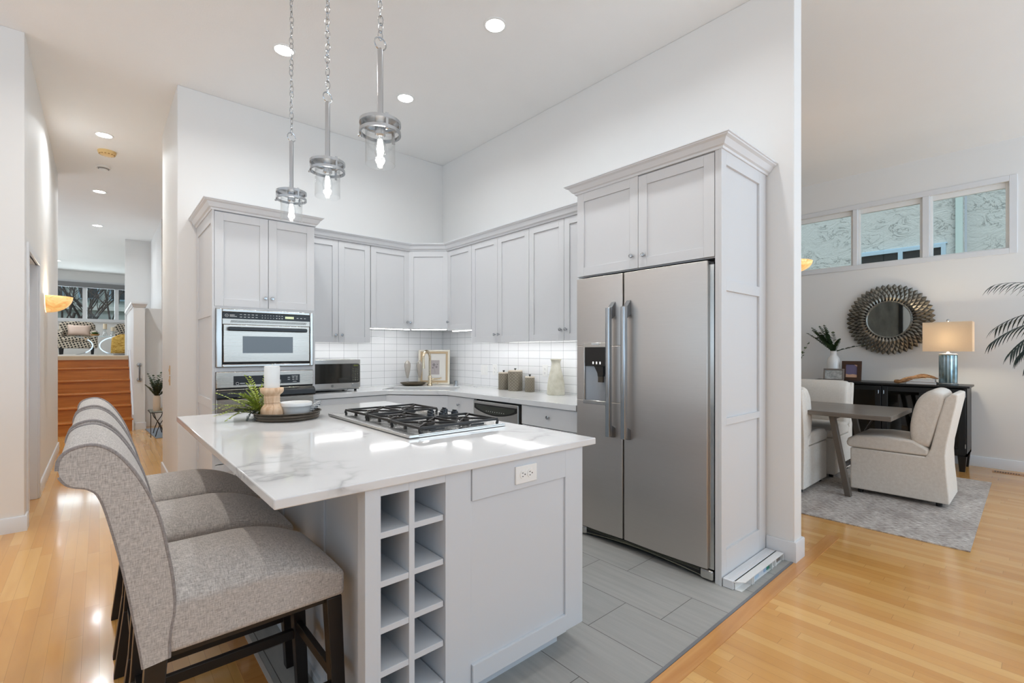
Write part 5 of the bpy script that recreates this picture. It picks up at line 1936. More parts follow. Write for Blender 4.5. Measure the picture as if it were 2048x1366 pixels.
# ------------------------------------------------------------------ hallway and upstairs furniture
rg = tag(MB().prism([(0.575, 9.95), (0.635, 8.78), (1.65, 8.72), (1.65, 9.95)], 0.001, 0.010).build('floor_mat', plain('blue_grey_mat', srgb(140, 148, 158), 0.9, bump=0.4, bscale=200)),
         'blue-grey mat on the floor under the little glass table', 'mat')
ta = thing('side_table', 'small glass-topped table with looped black iron legs at the hallway end', 'table', (0.78, 9.0, 0.010))
MB(ta).box(0.575, 1.0, 8.86, 9.3, 0.385, 0.397).build('glass_top', m_glass('green_glass', (0.80, 0.88, 0.86, 1), 0.10, 0.5))
MB(ta).sweep([(0.575, 8.86), (1.0, 8.86), (1.0, 9.3), (0.575, 9.3), (0.575, 8.86)], [(0, 0.375), (0.008, 0.375), (0.008, 0.385), (0, 0.385)], -1).build('top_rail', 'iron')
for y in (8.88, 9.28):
    for s in (-1, 1):
        xm = 0.69 if s < 0 else 0.89
        b = MB(ta)
        b.tube([(xm - 0.075 * 1, y, 0.378), (xm - 0.05, y, 0.28), (xm, y, 0.20), (xm + 0.035, y, 0.10), (xm + 0.055, y, 0.016)], 0.006, 8)
        b.tube([(xm + 0.075, y, 0.378), (xm + 0.05, y, 0.28), (xm, y, 0.20), (xm - 0.035, y, 0.10), (xm - 0.055, y, 0.016)], 0.006, 8)
        b.build('leg', 'iron')
MB(ta).tube([(0.578, 8.862, 0.375), (0.578, 8.862, 0.012)], 0.005, 8).build('leg', 'iron')
tv = thing('flower_vase', 'beige cylinder vase with olive branches on the small glass table', 'vase', (0.66, 9.0, 0.397))
MB(tv).lathe([(0, 0.398), (0.045, 0.398), (0.047, 0.41), (0.047, 0.60), (0.038, 0.625), (0.034, 0.63), (0.030, 0.62), (0, 0.55)], (0.66, 9.0, 0), seg=28).build('vase_body', plain('beige_ceramic', srgb(214, 198, 178), 0.4), smooth=0.8)
lb, tw = MB(tv), MB(tv)
rnd = random.Random(11)
for i in range(26):
    a, e = rnd.uniform(0, 2 * PI), rnd.uniform(0.1, 0.9)
    frond(lb, (0.66, 9.0, 0.60), (0.9 * math.cos(a) * e + 0.25, 0.9 * math.sin(a) * e, 1.0), rnd.uniform(0.22, 0.38), 0.04, 0.05, 0.034, 11, tw)
lb.build('foliage', 'leaf_olive')
tw.build('stems', 'stem')
for i, (z, c, dx_) in enumerate(((0.3985, srgb(228, 196, 150), 0.0), (0.4285, srgb(236, 232, 224), 0.01))):
    t = thing('book', ('tan book at the bottom of the little stack on the glass table', 'white book on top of the tan book on the glass table')[i], 'book', (0.79, 8.98, z))
    MB(t).box(0.71 + dx_, 0.88, 8.90, 9.06, z, z + 0.004).build('cover', plain('book_cover', c, 0.6))
    MB(t).box(0.714 + dx_, 0.876, 8.904, 9.056, z + 0.004, z + 0.025).build('pages', plain('book_pages', srgb(230, 222, 206), 0.8))
    MB(t).box(0.71 + dx_, 0.88, 8.90, 9.06, z + 0.025, z + 0.029).build('cover', plain('book_cover', c, 0.6))
k = NT('mercury_glass_marble')
n1 = k.noise(k.coords(), 22, 4)
k.link(k.ramp(n1.outputs[0], [(0.4, srgb(235, 235, 235)), (0.55, srgb(170, 150, 140)), (0.7, srgb(240, 240, 240))]), k.b.inputs['Base Color'])
k.b.inputs['Roughness'].default_value = 0.12
k.b.inputs['Metallic'].default_value = 0.5
pt = thing('ornament_pot', 'shiny silver-white round pot with dark leaves on the stacked books', 'pot', (0.80, 8.97, 0.458))
MB(pt).lathe([(0, 0.4585), (0.045, 0.4585), (0.07, 0.49), (0.073, 0.52), (0.06, 0.555), (0.04, 0.57), (0.035, 0.565), (0, 0.55)], (0.80, 8.97, 0), seg=28).build('pot_body', k.m, smooth=0.9)
lb = MB(pt)
for i in range(9):
    a = 2 * PI * i / 9
    lb.leaf((0.79, 8.97, 0.56), (math.cos(a), math.sin(a), 0.9), (0, 0, 1), 0.06, 0.035)
lb.build('leaves', plain('blue_black_leaf', srgb(46, 52, 54), 0.4))

# upstairs: houndstooth armchairs, cushion, low acrylic table, throw
UZ = 1.22


def armchair(x, y, rz, label):
    t = thing('armchair', label, 'armchair', (x, y, UZ), 0, group='houndstooth armchairs')
    b = MB(t)
    b.box(x - 0.30, x + 0.30, y - 0.36, y + 0.30, UZ + 0.16, UZ + 0.34)
    b.build('seat_base', 'check', bevel=0.03, seg=3)
    MB(t).box(x - 0.27, x + 0.27, y - 0.38, y + 0.22, UZ + 0.34, UZ + 0.46).build('seat_cushion', 'check', bevel=0.04, seg=4)
    b = MB(t)
    b.prism([(x - 0.34, UZ + 0.2), (x + 0.34, UZ + 0.2), (x + 0.36, UZ + 0.78), (x + 0.30, UZ + 0.86), (x, UZ + 0.88), (x - 0.30, UZ + 0.86), (x - 0.36, UZ + 0.78)], y + 0.20, y + 0.38, 'y')
    b.build('backrest', 'check', bevel=0.04, seg=4)
    for s in (-1, 1):
        b = MB(t)
        b.prism([(y - 0.36, UZ + 0.16), (y + 0.30, UZ + 0.16), (y + 0.30, UZ + 0.66), (y - 0.25, UZ + 0.62), (y - 0.36, UZ + 0.57)], x + s * 0.30 - 0.075 + s * 0.03, x + s * 0.30 + 0.075 + s * 0.03, 'x')
        b.build('armrest', 'check', bevel=0.045, seg=4)
        for yy in (y - 0.31, y + 0.28):
            MB(t).taper((x + s * 0.30, yy, UZ + 0.001), (x + s * 0.30, yy, UZ + 0.17), 0.025, 0.035).build('leg', 'black_matte')
    return t


armchair(-0.44, 16.75, 0, 'black and white houndstooth armchair with a blush cushion, left under the window')
armchair(0.68, 17.2, 0, 'houndstooth armchair partly hidden behind the yellow throw')
cu = MB()
cu.ball((0, 0, 0), 1.0, 24)
cu.T = Matrix()
co_ = MB()
v, fs = [], []
nn_ = 14
for i in range(nn_ + 1):
    for j in range(nn_ + 1):
        u_, w_ = i / nn_ * 2 - 1, j / nn_ * 2 - 1
        pin = 1 - 0.10 * (1 - u_ * u_) * 0 - 0.06 * (abs(u_) ** 2) * (1 - abs(w_) ** 2)
        th = 0.085 * ((1 - u_ ** 4) * (1 - w_ ** 4)) ** 0.6
        for s in (0, 1):
            v.append((0.235 * u_ * (1 - 0.08 * (1 - w_ * w_)), (th if s else -th), 0.155 * w_ * (1 - 0.10 * (1 - u_ * u_))))
for i in range(nn_):
    for j in range(nn_):
        for s in (0, 1):
            q = lambda a, c_: 2 * (a * (nn_ + 1) + c_) + s
            fs.append((q(i, j), q(i + 1, j), q(i + 1, j + 1), q(i, j + 1)))
cu.bm.free()
co_.T = Matrix.Translation((-0.40, 16.72, UZ + 0.63)) @ Matrix.Rotation(math.radians(-18), 4, 'X')
co_.mesh(v, fs)
tag(co_.build('throw_pillow', plain('blush_satin', srgb(226, 200, 184), 0.4), smooth=1.2, merge=True), 'blush satin lumbar pillow on the left houndstooth armchair', 'pillow')

at = thing('acrylic_table', 'low glass-topped table with curved clear acrylic legs upstairs', 'table', (0.0, 14.9, UZ))
MB(at).box(-0.58, 0.46, 14.55, 15.25, UZ + 0.43, UZ + 0.442).build('glass_top', m_glass('table_glass', (0.86, 0.92, 0.90, 1), 0.10, 0.5))
km = m_glass('acrylic', (0.92, 0.94, 0.95, 1), 0.22, 0.6)
for y in (14.62, 15.18):
    for s in (-1, 1):
        b = MB(at)
        pts = []
        for i in range(15):
            a = PI * (0.06 + 0.88 * i / 14)
            pts.append((-0.06 + s * (0.42 - 0.36 * math.sin(a)), y, UZ + 0.43 * (0.5 - 0.5 * math.cos(a) * 1.0)))
        for p, q in zip(pts, pts[1:]):
            b.bar(p, q, 0.05, 0.022, up=(1, 0, 0.2))
        b.build('curved_leg', km)
fb_ = thing('fruit_bowl', 'small basket of greenery on the low upstairs table', 'basket', (-0.08, 14.85, UZ + 0.442))
MB(fb_).lathe([(0, UZ + 0.443), (0.06, UZ + 0.443), (0.09, UZ + 0.49), (0.085, UZ + 0.49), (0.055, UZ + 0.45), (0, UZ + 0.45)], (-0.08, 14.85, 0), seg=20).build('basket', plain('straw', srgb(206, 150, 90), 0.7))
lb = MB(fb_)
for i in range(26):
    a = rnd.uniform(0, 2 * PI)
    lb.leaf((-0.08, 14.85, UZ + 0.47), (math.cos(a), math.sin(a), rnd.uniform(0.1, 0.9)), (0, 0, 1), 0.11, 0.05)
lb.build('leaves', plain('bright_leaf', srgb(72, 120, 48), 0.5))
for (x, y, h), lab in (((0.10, 14.95, 0.30), 'taller cream candle on a glass holder upstairs'), ((0.24, 14.9, 0.22), 'shorter cream candle on a glass holder upstairs')):
    t = thing('glass_candle_holder', lab, 'candle holder', (x, y, UZ + 0.442), group='candles on the upstairs table')
    z = UZ + 0.443
    MB(t).lathe([(0, z), (0.055, z), (0.05, z + 0.05), (0.02, z + h * 0.5), (0.045, z + h * 0.58), (0, z + h * 0.58)], (x, y, 0), seg=18).build('holder', km)
    MB(t).lathe([(0, z + h * 0.58), (0.036, z + h * 0.58), (0.036, z + h), (0, z + h)], (x, y, 0), seg=18).build('candle', plain('cream_wax', srgb(226, 208, 180), 0.6))
ob = thing('lounge_chair', 'upstairs seat draped with a yellow knitted throw', 'chair', (0.40, 13.6, UZ))
MB(ob).box(0.20, 0.62, 13.3, 13.9, UZ + 0.001, UZ + 0.42).build('seat_body', plain('white_upholstery', srgb(214, 212, 210), 0.8), bevel=0.05, seg=3)
kk = NT('yellow_knit')
n1 = kk.noise(kk.mapping(kk.coords(), (18, 18, 40)), 1.0, 4, 0.7)
kk.link(kk.ramp(n1.outputs[0], [(0.35, srgb(176, 130, 52)), (0.6, srgb(224, 186, 100)), (0.8, srgb(238, 214, 150))]), kk.b.inputs['Base Color'])
kk.b.inputs['Roughness'].default_value = 0.95
kk.bump(n1.outputs[0], 0.8, 0.01)
b = MB()
v, fs = [], []
prof = [(13.27, UZ + 0.03), (13.262, UZ + 0.15), (13.258, UZ + 0.28), (13.265, UZ + 0.37), (13.29, UZ + 0.425), (13.35, UZ + 0.445), (13.6, UZ + 0.447)]
for i in range(13):
    q = i / 12
    sh = 0.10 * (1 - math.sin(PI * 0.5 * min(1, q * 2.2)))
    for j, (yy, zz) in enumerate(prof):
        wob = 0.010 * math.sin(i * 1.9 + j)
        v.append((0.21 + 0.36 * q - 0.03 * (1 - j / 6) * (1 - q), yy - 0.012 + wob * 0.5, zz - sh * (j / 6) + 0.012))
m_ = len(prof)
for i in range(12):
    for j in range(m_ - 1):
        fs.append((i * m_ + j, i * m_ + j + 1, (i + 1) * m_ + j + 1, (i + 1) * m_ + j))
b.mesh(v, fs)
o = b.build('throw_blanket', kk.m, smooth=1.2)
sd_ = o.modifiers.new('thick', 'SOLIDIFY')
sd_.thickness = 0.012
tag(o, 'mustard yellow fringed throw hanging over the upstairs seat', 'blanket')

# ------------------------------------------------------------------ dining room
b = MB()
b.prism([(4.25, 0.325), (6.645, 0.355), (6.64, 3.25), (4.23, 3.25)], 0.0005, 0.008)
tag(b.build('area_rug', 'rug'), 'faded grey patterned rug under the dining table', 'rug')

tb = thing('dining_table', 'grey weathered wood dining table on angled trestle legs', 'table', (5.39, 1.75, 0.0085))
b = MB(tb)
b.box(4.93, 5.85, 0.848, 2.70, 0.722, 0.762)
b.build('tabletop', 'tablewood', bevel=0.003)
km = plain('grey_brown_metal', srgb(112, 104, 96), 0.4, 0.5)
for s, y0 in ((1, 1.17), (-1, 2.38)):
    for x in (5.05, 5.74):
        b = MB(tb)
        b.taper((x, y0, 0.009), (x, y0 + s * 0.125, 0.722), 0.030, 0.030, 0.022, 0.022)
        b.build('leg', km, bevel=0.002)
    MB(tb).bar((5.05, y0 + s * 0.045, 0.27), (5.74, y0 + s * 0.045, 0.27), 0.03, 0.03).build('cross_bar', plain('dark_bar', srgb(48, 46, 46), 0.5))
    MB(tb).bar((5.05, y0 + s * 0.125, 0.705), (5.74, y0 + s * 0.125, 0.705), 0.05, 0.032).build('top_rail', km)
    MB(tb).bar((5.74, y0 + s * 0.07, 0.42), (5.45, y0 - s * 0.12, 0.718), 0.014, 0.014).build('brace', km)


def dining_chair(label):
    """local origin: centre of the seat on the floor, chair faces +y; width along x"""
    t = thing('dining_chair', label, 'chair', (0, 0, 0), group='cream upholstered dining chairs')
    w = 0.27
    b = MB(t)
    b.box(-w, w, -0.20, 0.33, 0.035, 0.408)
    b.build('skirt', 'cream', bevel=0.012, seg=3)
    b = MB(t)
    # back panel with flared foot: side outline (y, z)
    out = [(-0.20, 0.405), (-0.23, 0.475), (-0.285, 0.756), (-0.325, 0.915), (-0.362, 0.952), (-0.400, 0.945), (-0.396, 0.883), (-0.363, 0.70), (-0.332, 0.52), (-0.326, 0.436),
           (-0.332, 0.28), (-0.345, 0.13), (-0.350, 0.035), (-0.18, 0.035), (-0.18, 0.40)]
    b.prism(out, -w, w, 'x')
    b.build('back_panel', 'cream', bevel=0.012, seg=3)
    b = MB(t)
    b.prism([(0.358, 0.430), (0.362, 0.455), (0.350, 0.490), (0.285, 0.530), (0.10, 0.545), (-0.12, 0.535), (-0.225, 0.470), (-0.215, 0.412), (0.345, 0.412)], -w, w, 'x')
    b.build('seat_cushion', 'cream', bevel=0.022, seg=4)
    b = MB(t)
    ol = [(-0.217, 0.478), (-0.13, 0.489), (-0.096, 0.552), (-0.094, 0.676), (-0.126, 0.843), (-0.171, 0.927), (-0.245, 0.975), (-0.315, 0.945), (-0.318, 0.86), (-0.288, 0.74), (-0.243, 0.55)]
    ol = catmull(ol + [ol[0]], 4)[:-1]
    b.loft(ol, [(-w + 0.004, 0.55), (-w + 0.004, 0.80), (-w + 0.012, 0.90), (-w + 0.03, 0.96), (-w + 0.08, 0.995), (0, 1.0), (w - 0.08, 0.995), (w - 0.03, 0.96), (w - 0.012, 0.90), (w - 0.004, 0.80), (w - 0.004, 0.55)])
    b.build('back_cushion', 'cream', smooth=1.0)
    for x in (-w + 0.05, w - 0.05):
        for y in (-0.28, 0.26):
            MB(t).lathe([(0, 0.0), (0.02, 0.0), (0.022, 0.036), (0, 0.036)], (x, y, 0), seg=12).build('caster', 'black_matte')
    return t


c0 = dining_chair('cream upholstered chair at the near end of the dining table, seen from its side')
dup(c0, (5.163, 1.725, 0.0085), -PI / 2, 'cream upholstered chair half hidden behind the wall end, its back toward the kitchen')
dup(c0, (5.955, 1.690, 0.0085), PI / 2, 'cream upholstered chair across the dining table, in front of the black console')
c0.location = (5.51, 0.872, 0.0085)

# centrepiece on the table, mostly behind the wall end
cp_ = thing('flower_arrangement', 'green and yellow flowers on the dining table, peeping past the wall end', 'flowers', (5.40, 1.79, 0.7625))
MB(cp_).lathe([(0, 0.763), (0.055, 0.763), (0.075, 0.82), (0.07, 0.90), (0.045, 0.97), (0.05, 0.99), (0.04, 0.98), (0, 0.9)], (5.40, 1.79, 0), seg=24).build('vase_body', 'porcelain', smooth=0.8)
lb, tw = MB(cp_), MB(cp_)
rnd = random.Random(3)
for i in range(10):
    a = rnd.uniform(0, 2 * PI)
    frond(lb, (5.40, 1.79, 0.97), (0.42 * math.cos(a), 0.42 * math.sin(a), 1), rnd.uniform(0.3, 0.46), 0.03, 0.05, 0.02, 8, tw)
lb.build('foliage', 'leaf_dark')
tw.build('stems', 'stem')
for i in range(7):
    a = rnd.uniform(0, 2 * PI)
    r = 0.08 + 0.08 * (i % 3) / 2
    b = MB(cp_)
    b.ball((5.40 + r * math.cos(a), 1.79 + r * math.sin(a), 1.15 + 0.07 * (i % 4)), 0.025, 12, sz=0.7)
    b.build('blossom', plain('yellow_petal', srgb(232, 196, 70), 0.6))

dp = thing('dining_pendant', 'amber alabaster bowl lamp over the dining table, mostly behind the wall end', 'pendant lamp', (5.42, 1.765, 2.10))
b = MB(dp)
pr_o = [(0.20 * math.cos(a), 2.235 - 0.115 * math.sin(a)) for a in [PI / 2 * i / 10 for i in range(11)]]
b.lathe(pr_o[:-1] + [(0, 2.12)], (5.42, 1.765, 0), seg=40)
o = b.build('bowl_shade', 'alabaster', smooth=1.2)
s = o.modifiers.new('thick', 'SOLIDIFY')
s.thickness = 0.006
MB(dp).lathe([(0, 2.10), (0.012, 2.105), (0.014, 2.12), (0, 2.13)], (5.42, 1.765, 0), seg=14).build('finial', 'dark_bronze')
MB(dp).tube([(5.42, 1.765, 2.11), (5.42, 1.765, CZ)], 0.008, 10).build('rod', 'dark_bronze')
MB(dp).lathe([(0, CZ), (0.07, CZ), (0.06, CZ - 0.025), (0, CZ - 0.03)], (5.42, 1.765, 0), seg=24).build('ceiling_canopy', 'dark_bronze')
point('dining_light', (5.42, 1.765, 2.30), 5, (1, 0.88, 0.72), 0.05)

# console
cs = thing('console_cabinet', 'black console cabinet with glass doors against the dining wall', 'cabinet', (7.2, 1.3, 0))
x0, x1, y0, y1, zb, zt = 6.99, 7.44, 0.55, 2.05, 0.17, 0.93
b = MB(cs)
b.box(x0 + 0.02, x1, y0 + 0.01, y0 + 0.035, zb, zt - 0.022)
b.box(x0 + 0.02, x1, y1 - 0.035, y1 - 0.01, zb, zt - 0.022)
b.box(x0 + 0.02, x1, y0 + 0.01, y1 - 0.01, zb, zb + 0.03)
b.box(x1 - 0.02, x1, y0 + 0.01, y1 - 0.01, zb, zt - 0.022)
b.box(x0 + 0.04, x1, y0 + 0.03, y1 - 0.03, 0.53, 0.55)
b.box(x0 + 0.03, x1, 1.288, 1.302, zb, zt - 0.022)
b.build('carcass', 'console')
MB(cs).box(x0 - 0.012, x1 + 0.012, y0 - 0.012, y1 + 0.012, zt - 0.022, zt).build('top', 'console', bevel=0.003)
for ya, yb, hinge in ((y0 + 0.022, 1.290, 0), (1.300, y1 - 0.022, 1)):
    b = MB(cs)
    fw = 0.055
    b.box(x0, x0 + 0.022, ya, ya + fw, zb + 0.012, zt - 0.035)
    b.box(x0, x0 + 0.022, yb - fw, yb, zb + 0.012, zt - 0.035)
    b.box(x0, x0 + 0.022, ya + fw, yb - fw, zt - 0.09, zt - 0.035)
    b.box(x0, x0 + 0.022, ya + fw, yb - fw, zb + 0.012, zb + 0.07)
    b.box(x0 + 0.002, x0 + 0.020, (ya + yb) / 2 - 0.022, (ya + yb) / 2 + 0.022, zb + 0.07, zt - 0.09)
    d = b.build('door', 'console', bevel=0.002)
    MB(cs).box(x0 + 0.009, x0 + 0.012, ya + fw - 0.005, yb - fw + 0.005, zb + 0.065, zt - 0.085).build('glass_pane', m_glass('smoked_pane', (0.30, 0.31, 0.32, 1), 0.06, 0.5), parent=d)
    yh = yb - 0.02 if hinge == 0 else ya + 0.02
    b = MB(cs)
    b.tube([(x0 - 0.001, yh, 0.80), (x0 - 0.018, yh, 0.805), (x0 - 0.018, yh, 0.845), (x0 - 0.001, yh, 0.85)], 0.004, 8)
    b.build('handle', 'nickel', parent=d)
    ye = ya if hinge == 0 else yb
    for z in (zb + 0.09, zt - 0.12):
        MB(cs).lathe([(0, z), (0.004, z), (0.004, z + 0.045), (0, z + 0.045)], (x0 - 0.002, ye, 0), seg=8).build('hinge', 'nickel', parent=d)
for x in (x0 + 0.05, x1 - 0.045):
    for y in (y0 + 0.05, y1 - 0.05):
        MB(cs).taper((x, y, 0), (x, y, zb), 0.022, 0.036).build('leg', 'console')

# mirror with a frame of metal petals
mi = thing('petal_mirror', 'round wall mirror in a frame of overlapping dark metal petals', 'mirror', (DX, 1.306, 1.705))
MX = DX - 0.055
b = MB(mi)
b.lathe([(0, 0.0), (0.222, 0.0), (0.222, 0.006), (0, 0.006)], (MX, 1.306, 1.705), (-1, 0, 0), 56)
b.build('mirror_glass', 'mirror')
b = MB(mi)
b.lathe([(0.216, 0.0), (0.216, 0.012), (0.224, 0.018), (0.236, 0.014), (0.240, 0.0), (0.216, 0.0)], (MX, 1.306, 1.705), (-1, 0, 0), 56)
for i in range(72):
    a = 2 * PI * i / 72
    b.ball((MX - 0.016, 1.306 + 0.229 * math.cos(a), 1.705 + 0.229 * math.sin(a)), 0.006, 6)
b.build('beaded_rim', plain('pewter', srgb(138, 138, 132), 0.35, 0.8))
b = MB(mi)
b.lathe([(0, -0.05), (0.41, -0.05), (0.41, -0.035), (0, -0.035)], (MX, 1.306, 1.705), (-1, 0, 0), 48)
b.build('backing', 'black_matte')
k = NT('gunmetal_petal')
n1 = k.noise(k.coords(), 14, 4)
k.link(k.ramp(n1.outputs[0], [(0.3, srgb(92, 90, 84)), (0.7, srgb(140, 136, 126))]), k.b.inputs['Base Color'])
k.b.inputs['Metallic'].default_value = 0.85
k.b.inputs['Roughness'].default_value = 0.34
b = MB(mi)
C0 = Vector((MX, 1.306, 1.705))
NR = 46
for ring, (r0, L, off, d) in enumerate(((0.225, 0.105, 0.0, 0.018), (0.265, 0.105, 0.5, 0.008), (0.305, 0.105, 0.0, -0.002), (0.345, 0.10, 0.5, -0.012))):
    for i in range(NR):
        a = 2 * PI * (i + off) / NR
        rd = Vector((0, math.cos(a), math.sin(a)))
        tg = Vector((0, -math.sin(a), math.cos(a)))
        out = Vector((-1, 0, 0))
        W = 2 * PI * (r0 + L * .5) / NR * 0.62
        p = C0 + rd * r0 + out * d
        pts = [p, p + rd * L * .45 + tg * W + out * 0.004, p + rd * L * .78 + tg * W * .6 + out * 0.008, p + rd * L + out * 0.010,
               p + rd * L * .78 - tg * W * .6 + out * 0.008, p + rd * L * .45 - tg * W + out * 0.004, p + rd * L * .5 + out * 0.020]
        b.mesh(pts, [(0, 1, 6), (1, 2, 6), (2, 3, 6), (3, 4, 6), (4, 5, 6), (5, 0, 6)])
b.build('petal_frame', k.m, smooth=0.3)

# lamp on the console
lp = thing('table_lamp', 'table lamp with ribbed blue-silver glass base and lit rectangular shade', 'lamp', (7.15, 0.725, 0.9302))
LX, LY = 7.15, 0.725
k = NT('mercury_blue_glass')
n1 = k.noise(k.mapping(k.coords(), (6, 6, 5)), 1.5, 4)
k.link(k.ramp(n1.outputs[0], [(0.3, srgb(96, 118, 122)), (0.5, srgb(150, 172, 178)), (0.7, srgb(196, 210, 214))]), k.b.inputs['Base Color'])
k.b.inputs['Metallic'].default_value = 0.75
k.b.inputs['Roughness'].default_value = 0.2
b = MB(lp)
v, fs = [], []
n = 80
prof = [(0.074, 0.953), (0.076, 0.965), (0.076, 1.26), (0.070, 1.268)]
for r, z in prof:
    for i in range(n):
        rr = r * (1 + 0.035 * math.cos(i * 2 * PI / 5))
        v.append((LX + rr * math.cos(2 * PI * i / n), LY + rr * math.sin(2 * PI * i / n), z))
for j in range(len(prof) - 1):
    for i in range(n):
        q = (i + 1) % n
        fs.append((j * n + i, j * n + q, (j + 1) * n + q, (j + 1) * n + i))
fs += [tuple(range(n - 1, -1, -1)), tuple(range(3 * n, 4 * n))]
b.mesh(v, fs)
b.build('ribbed_body', k.m, smooth=0.5)
b = MB(lp)
b.lathe([(0, 0.931), (0.088, 0.931), (0.090, 0.942), (0.080, 0.954), (0, 0.955)], (LX, LY, 0), seg=40)
b.build('foot', plain('pewter_foot', srgb(150, 156, 158), 0.25, 0.8))
MB(lp).lathe([(0, 1.268), (0.078, 1.268), (0.078, 1.278), (0.02, 1.282), (0.010, 1.30), (0, 1.30)], (LX, LY, 0), seg=32).build('top_cap', 'white_plastic')
b = MB(lp)
b.tube([(LX, LY, 1.28), (LX, LY, 1.655)], 0.004, 8)
b.bar((LX, LY - 0.19, 1.628), (LX, LY + 0.19, 1.628), 0.004, 0.004)
b.build('harp_rod', 'nickel')
MB(lp).ball((LX, LY, 1.652), 0.016, 14).build('finial', 'nickel')
k = NT('lamp_linen')
tl = k.n('ShaderNodeBsdfTranslucent')
tl.inputs[0].default_value = srgb(246, 232, 210)
df = k.n('ShaderNodeBsdfDiffuse')
nz = k.noise(k.mapping(k.coords(), (200, 200, 200)), 1.0, 2)
k.link(k.mix(nz.outputs[0], srgb(232, 224, 212), srgb(218, 210, 198)), df.inputs[0])
mx = k.n('ShaderNodeMixShader')
mx.inputs[0].default_value = 0.45
k.link(df.outputs[0], mx.inputs[1])
k.link(tl.outputs[0], mx.inputs[2])
k.link(mx.outputs[0], k.out.inputs[0])
b = MB(lp)
hx, hy = 0.115, 0.200
ring = [(-hx, -hy), (hx, -hy), (hx, hy), (-hx, hy), (-hx, -hy)]
b.sweep([(LX + p[0], LY + p[1]) for p in ring], [(0, 1.305), (0.003, 1.305), (0.003, 1.632), (0, 1.632)], -1)
b.build('lamp_shade', k.m)
point('lamp_light', (LX, LY, 1.45), 13, (1.0, 0.86, 0.66), 0.055)
MB(lp).ball((LX, LY, 1.45), 0.024, 14, sz=1.3).build('light_bulb', emit('warm_bulb', (1, 0.85, 0.62, 1), 6))

# objects on the console
vv = thing('bottle_vase', 'white bottle vase with dark leafy branches on the console', 'vase', (7.22, 1.835, 0.9302))
MB(vv).lathe([(0, 0.931), (0.070, 0.931), (0.073, 0.94), (0.073, 1.17), (0.066, 1.21), (0.045, 1.245), (0.036, 1.26), (0.036, 1.30), (0.041, 1.31), (0.032, 1.31), (0.03, 1.26), (0, 1.2)],
             (7.22, 1.835, 0), seg=32).build('vase_body', 'porcelain', smooth=0.8)
lb, tw = MB(vv), MB(vv)
rnd = random.Random(21)
for dv, L in (((0, 0.55, 0.9), 0.40), ((0, 0.25, 1.0), 0.36), ((-0.1, 0.42, 0.9), 0.30), ((0, -0.95, 0.42), 0.36), ((-0.1, 0.62, 0.7), 0.38), ((0.1, 0.05, 1.0), 0.25), ((-0.2, -0.3, 0.8), 0.18), ((-0.2, 0.2, 0.8), 0.24), ((-0.25, 0.5, 0.85), 0.36), ((0.15, 0.4, 0.95), 0.38), ((-0.3, 0.35, 0.6), 0.26)):
    frond(lb, (7.22, 1.835, 1.29), dv, L, 0.02, 0.050, 0.042, 15, tw)
lb.build('foliage', 'leaf_dark')
tw.build('stems', 'stem')


def stand_frame(name, label, yc, w, z, h, xf, fm, inner, fw, lean=8):
    t = thing(name, label, 'picture frame', (xf, yc, z))
    Mt = frame_matrix((xf, yc + w / 2, z + 0.001), (0, -1, 0), (-1, 0, 0)) @ Matrix.Rotation(math.radians(lean), 4, 'X')
    b = MB(t)
    b.T = Mt
    for q in ((0, w, 0, 0.018, 0, fw), (0, w, 0, 0.018, h - fw, h), (0, fw, 0, 0.018, fw, h - fw), (w - fw, w, 0, 0.018, fw, h - fw)):
        b.box(*q)
    b.build('frame', fm, bevel=0.002)
    b = MB(t)
    b.T = Mt
    b.box(fw, w - fw, 0.002, 0.008, fw, h - fw)
    p = b.build('picture', inner)
    b = MB(t)
    b.bar((xf + 0.075, yc, z + 0.002), (xf + 0.02, yc, z + h * 0.6), 0.03, 0.004, up=(1, 0, 0))
    b.build('easel_back', 'black_matte')
    return t, p, Mt


kf = NT('grey_sketch')
n1 = kf.noise(kf.coords(), 26, 5, 0.7)
kf.link(kf.ramp(n1.outputs[0], [(0.35, srgb(150, 152, 150)), (0.6, srgb(206, 206, 202))]), kf.b.inputs['Base Color'])
stand_frame('photo_frame', 'small silver frame with a pale sketch, in front of the white vase', 1.80, 0.225, 0.930, 0.152, 7.08, plain('silver_frame', srgb(150, 142, 136), 0.35, 0.5), kf.m, 0.018)
t_, p_, Mt_ = stand_frame('photo_frame', 'dark brown wooden frame with a purple landscape picture on the console', 1.627, 0.21, 0.930, 0.252, 7.15,
                          plain('walnut_frame', srgb(74, 50, 36), 0.4, mscale=30), plain('dusk_sky', srgb(118, 108, 138), 0.5, mscale=12), 0.045)
b = MB(t_)
b.T = Mt_
b.prism([(0.045, 0.045), (0.165, 0.045), (0.165, 0.078), (0.12, 0.086), (0.08, 0.080), (0.045, 0.088)], 0.008, 0.0088, 'y')
pk = plain('peach_sand', srgb(226, 180, 150), 0.6)
b.build('sand_dune', pk, parent=p_)
b = MB(t_)
b.T = Mt_
b.prism([(0.13, 0.207), (0.165, 0.207), (0.165, 0.18)], 0.008, 0.0086, 'y')
b.build('pink_cloud', pk, parent=p_)
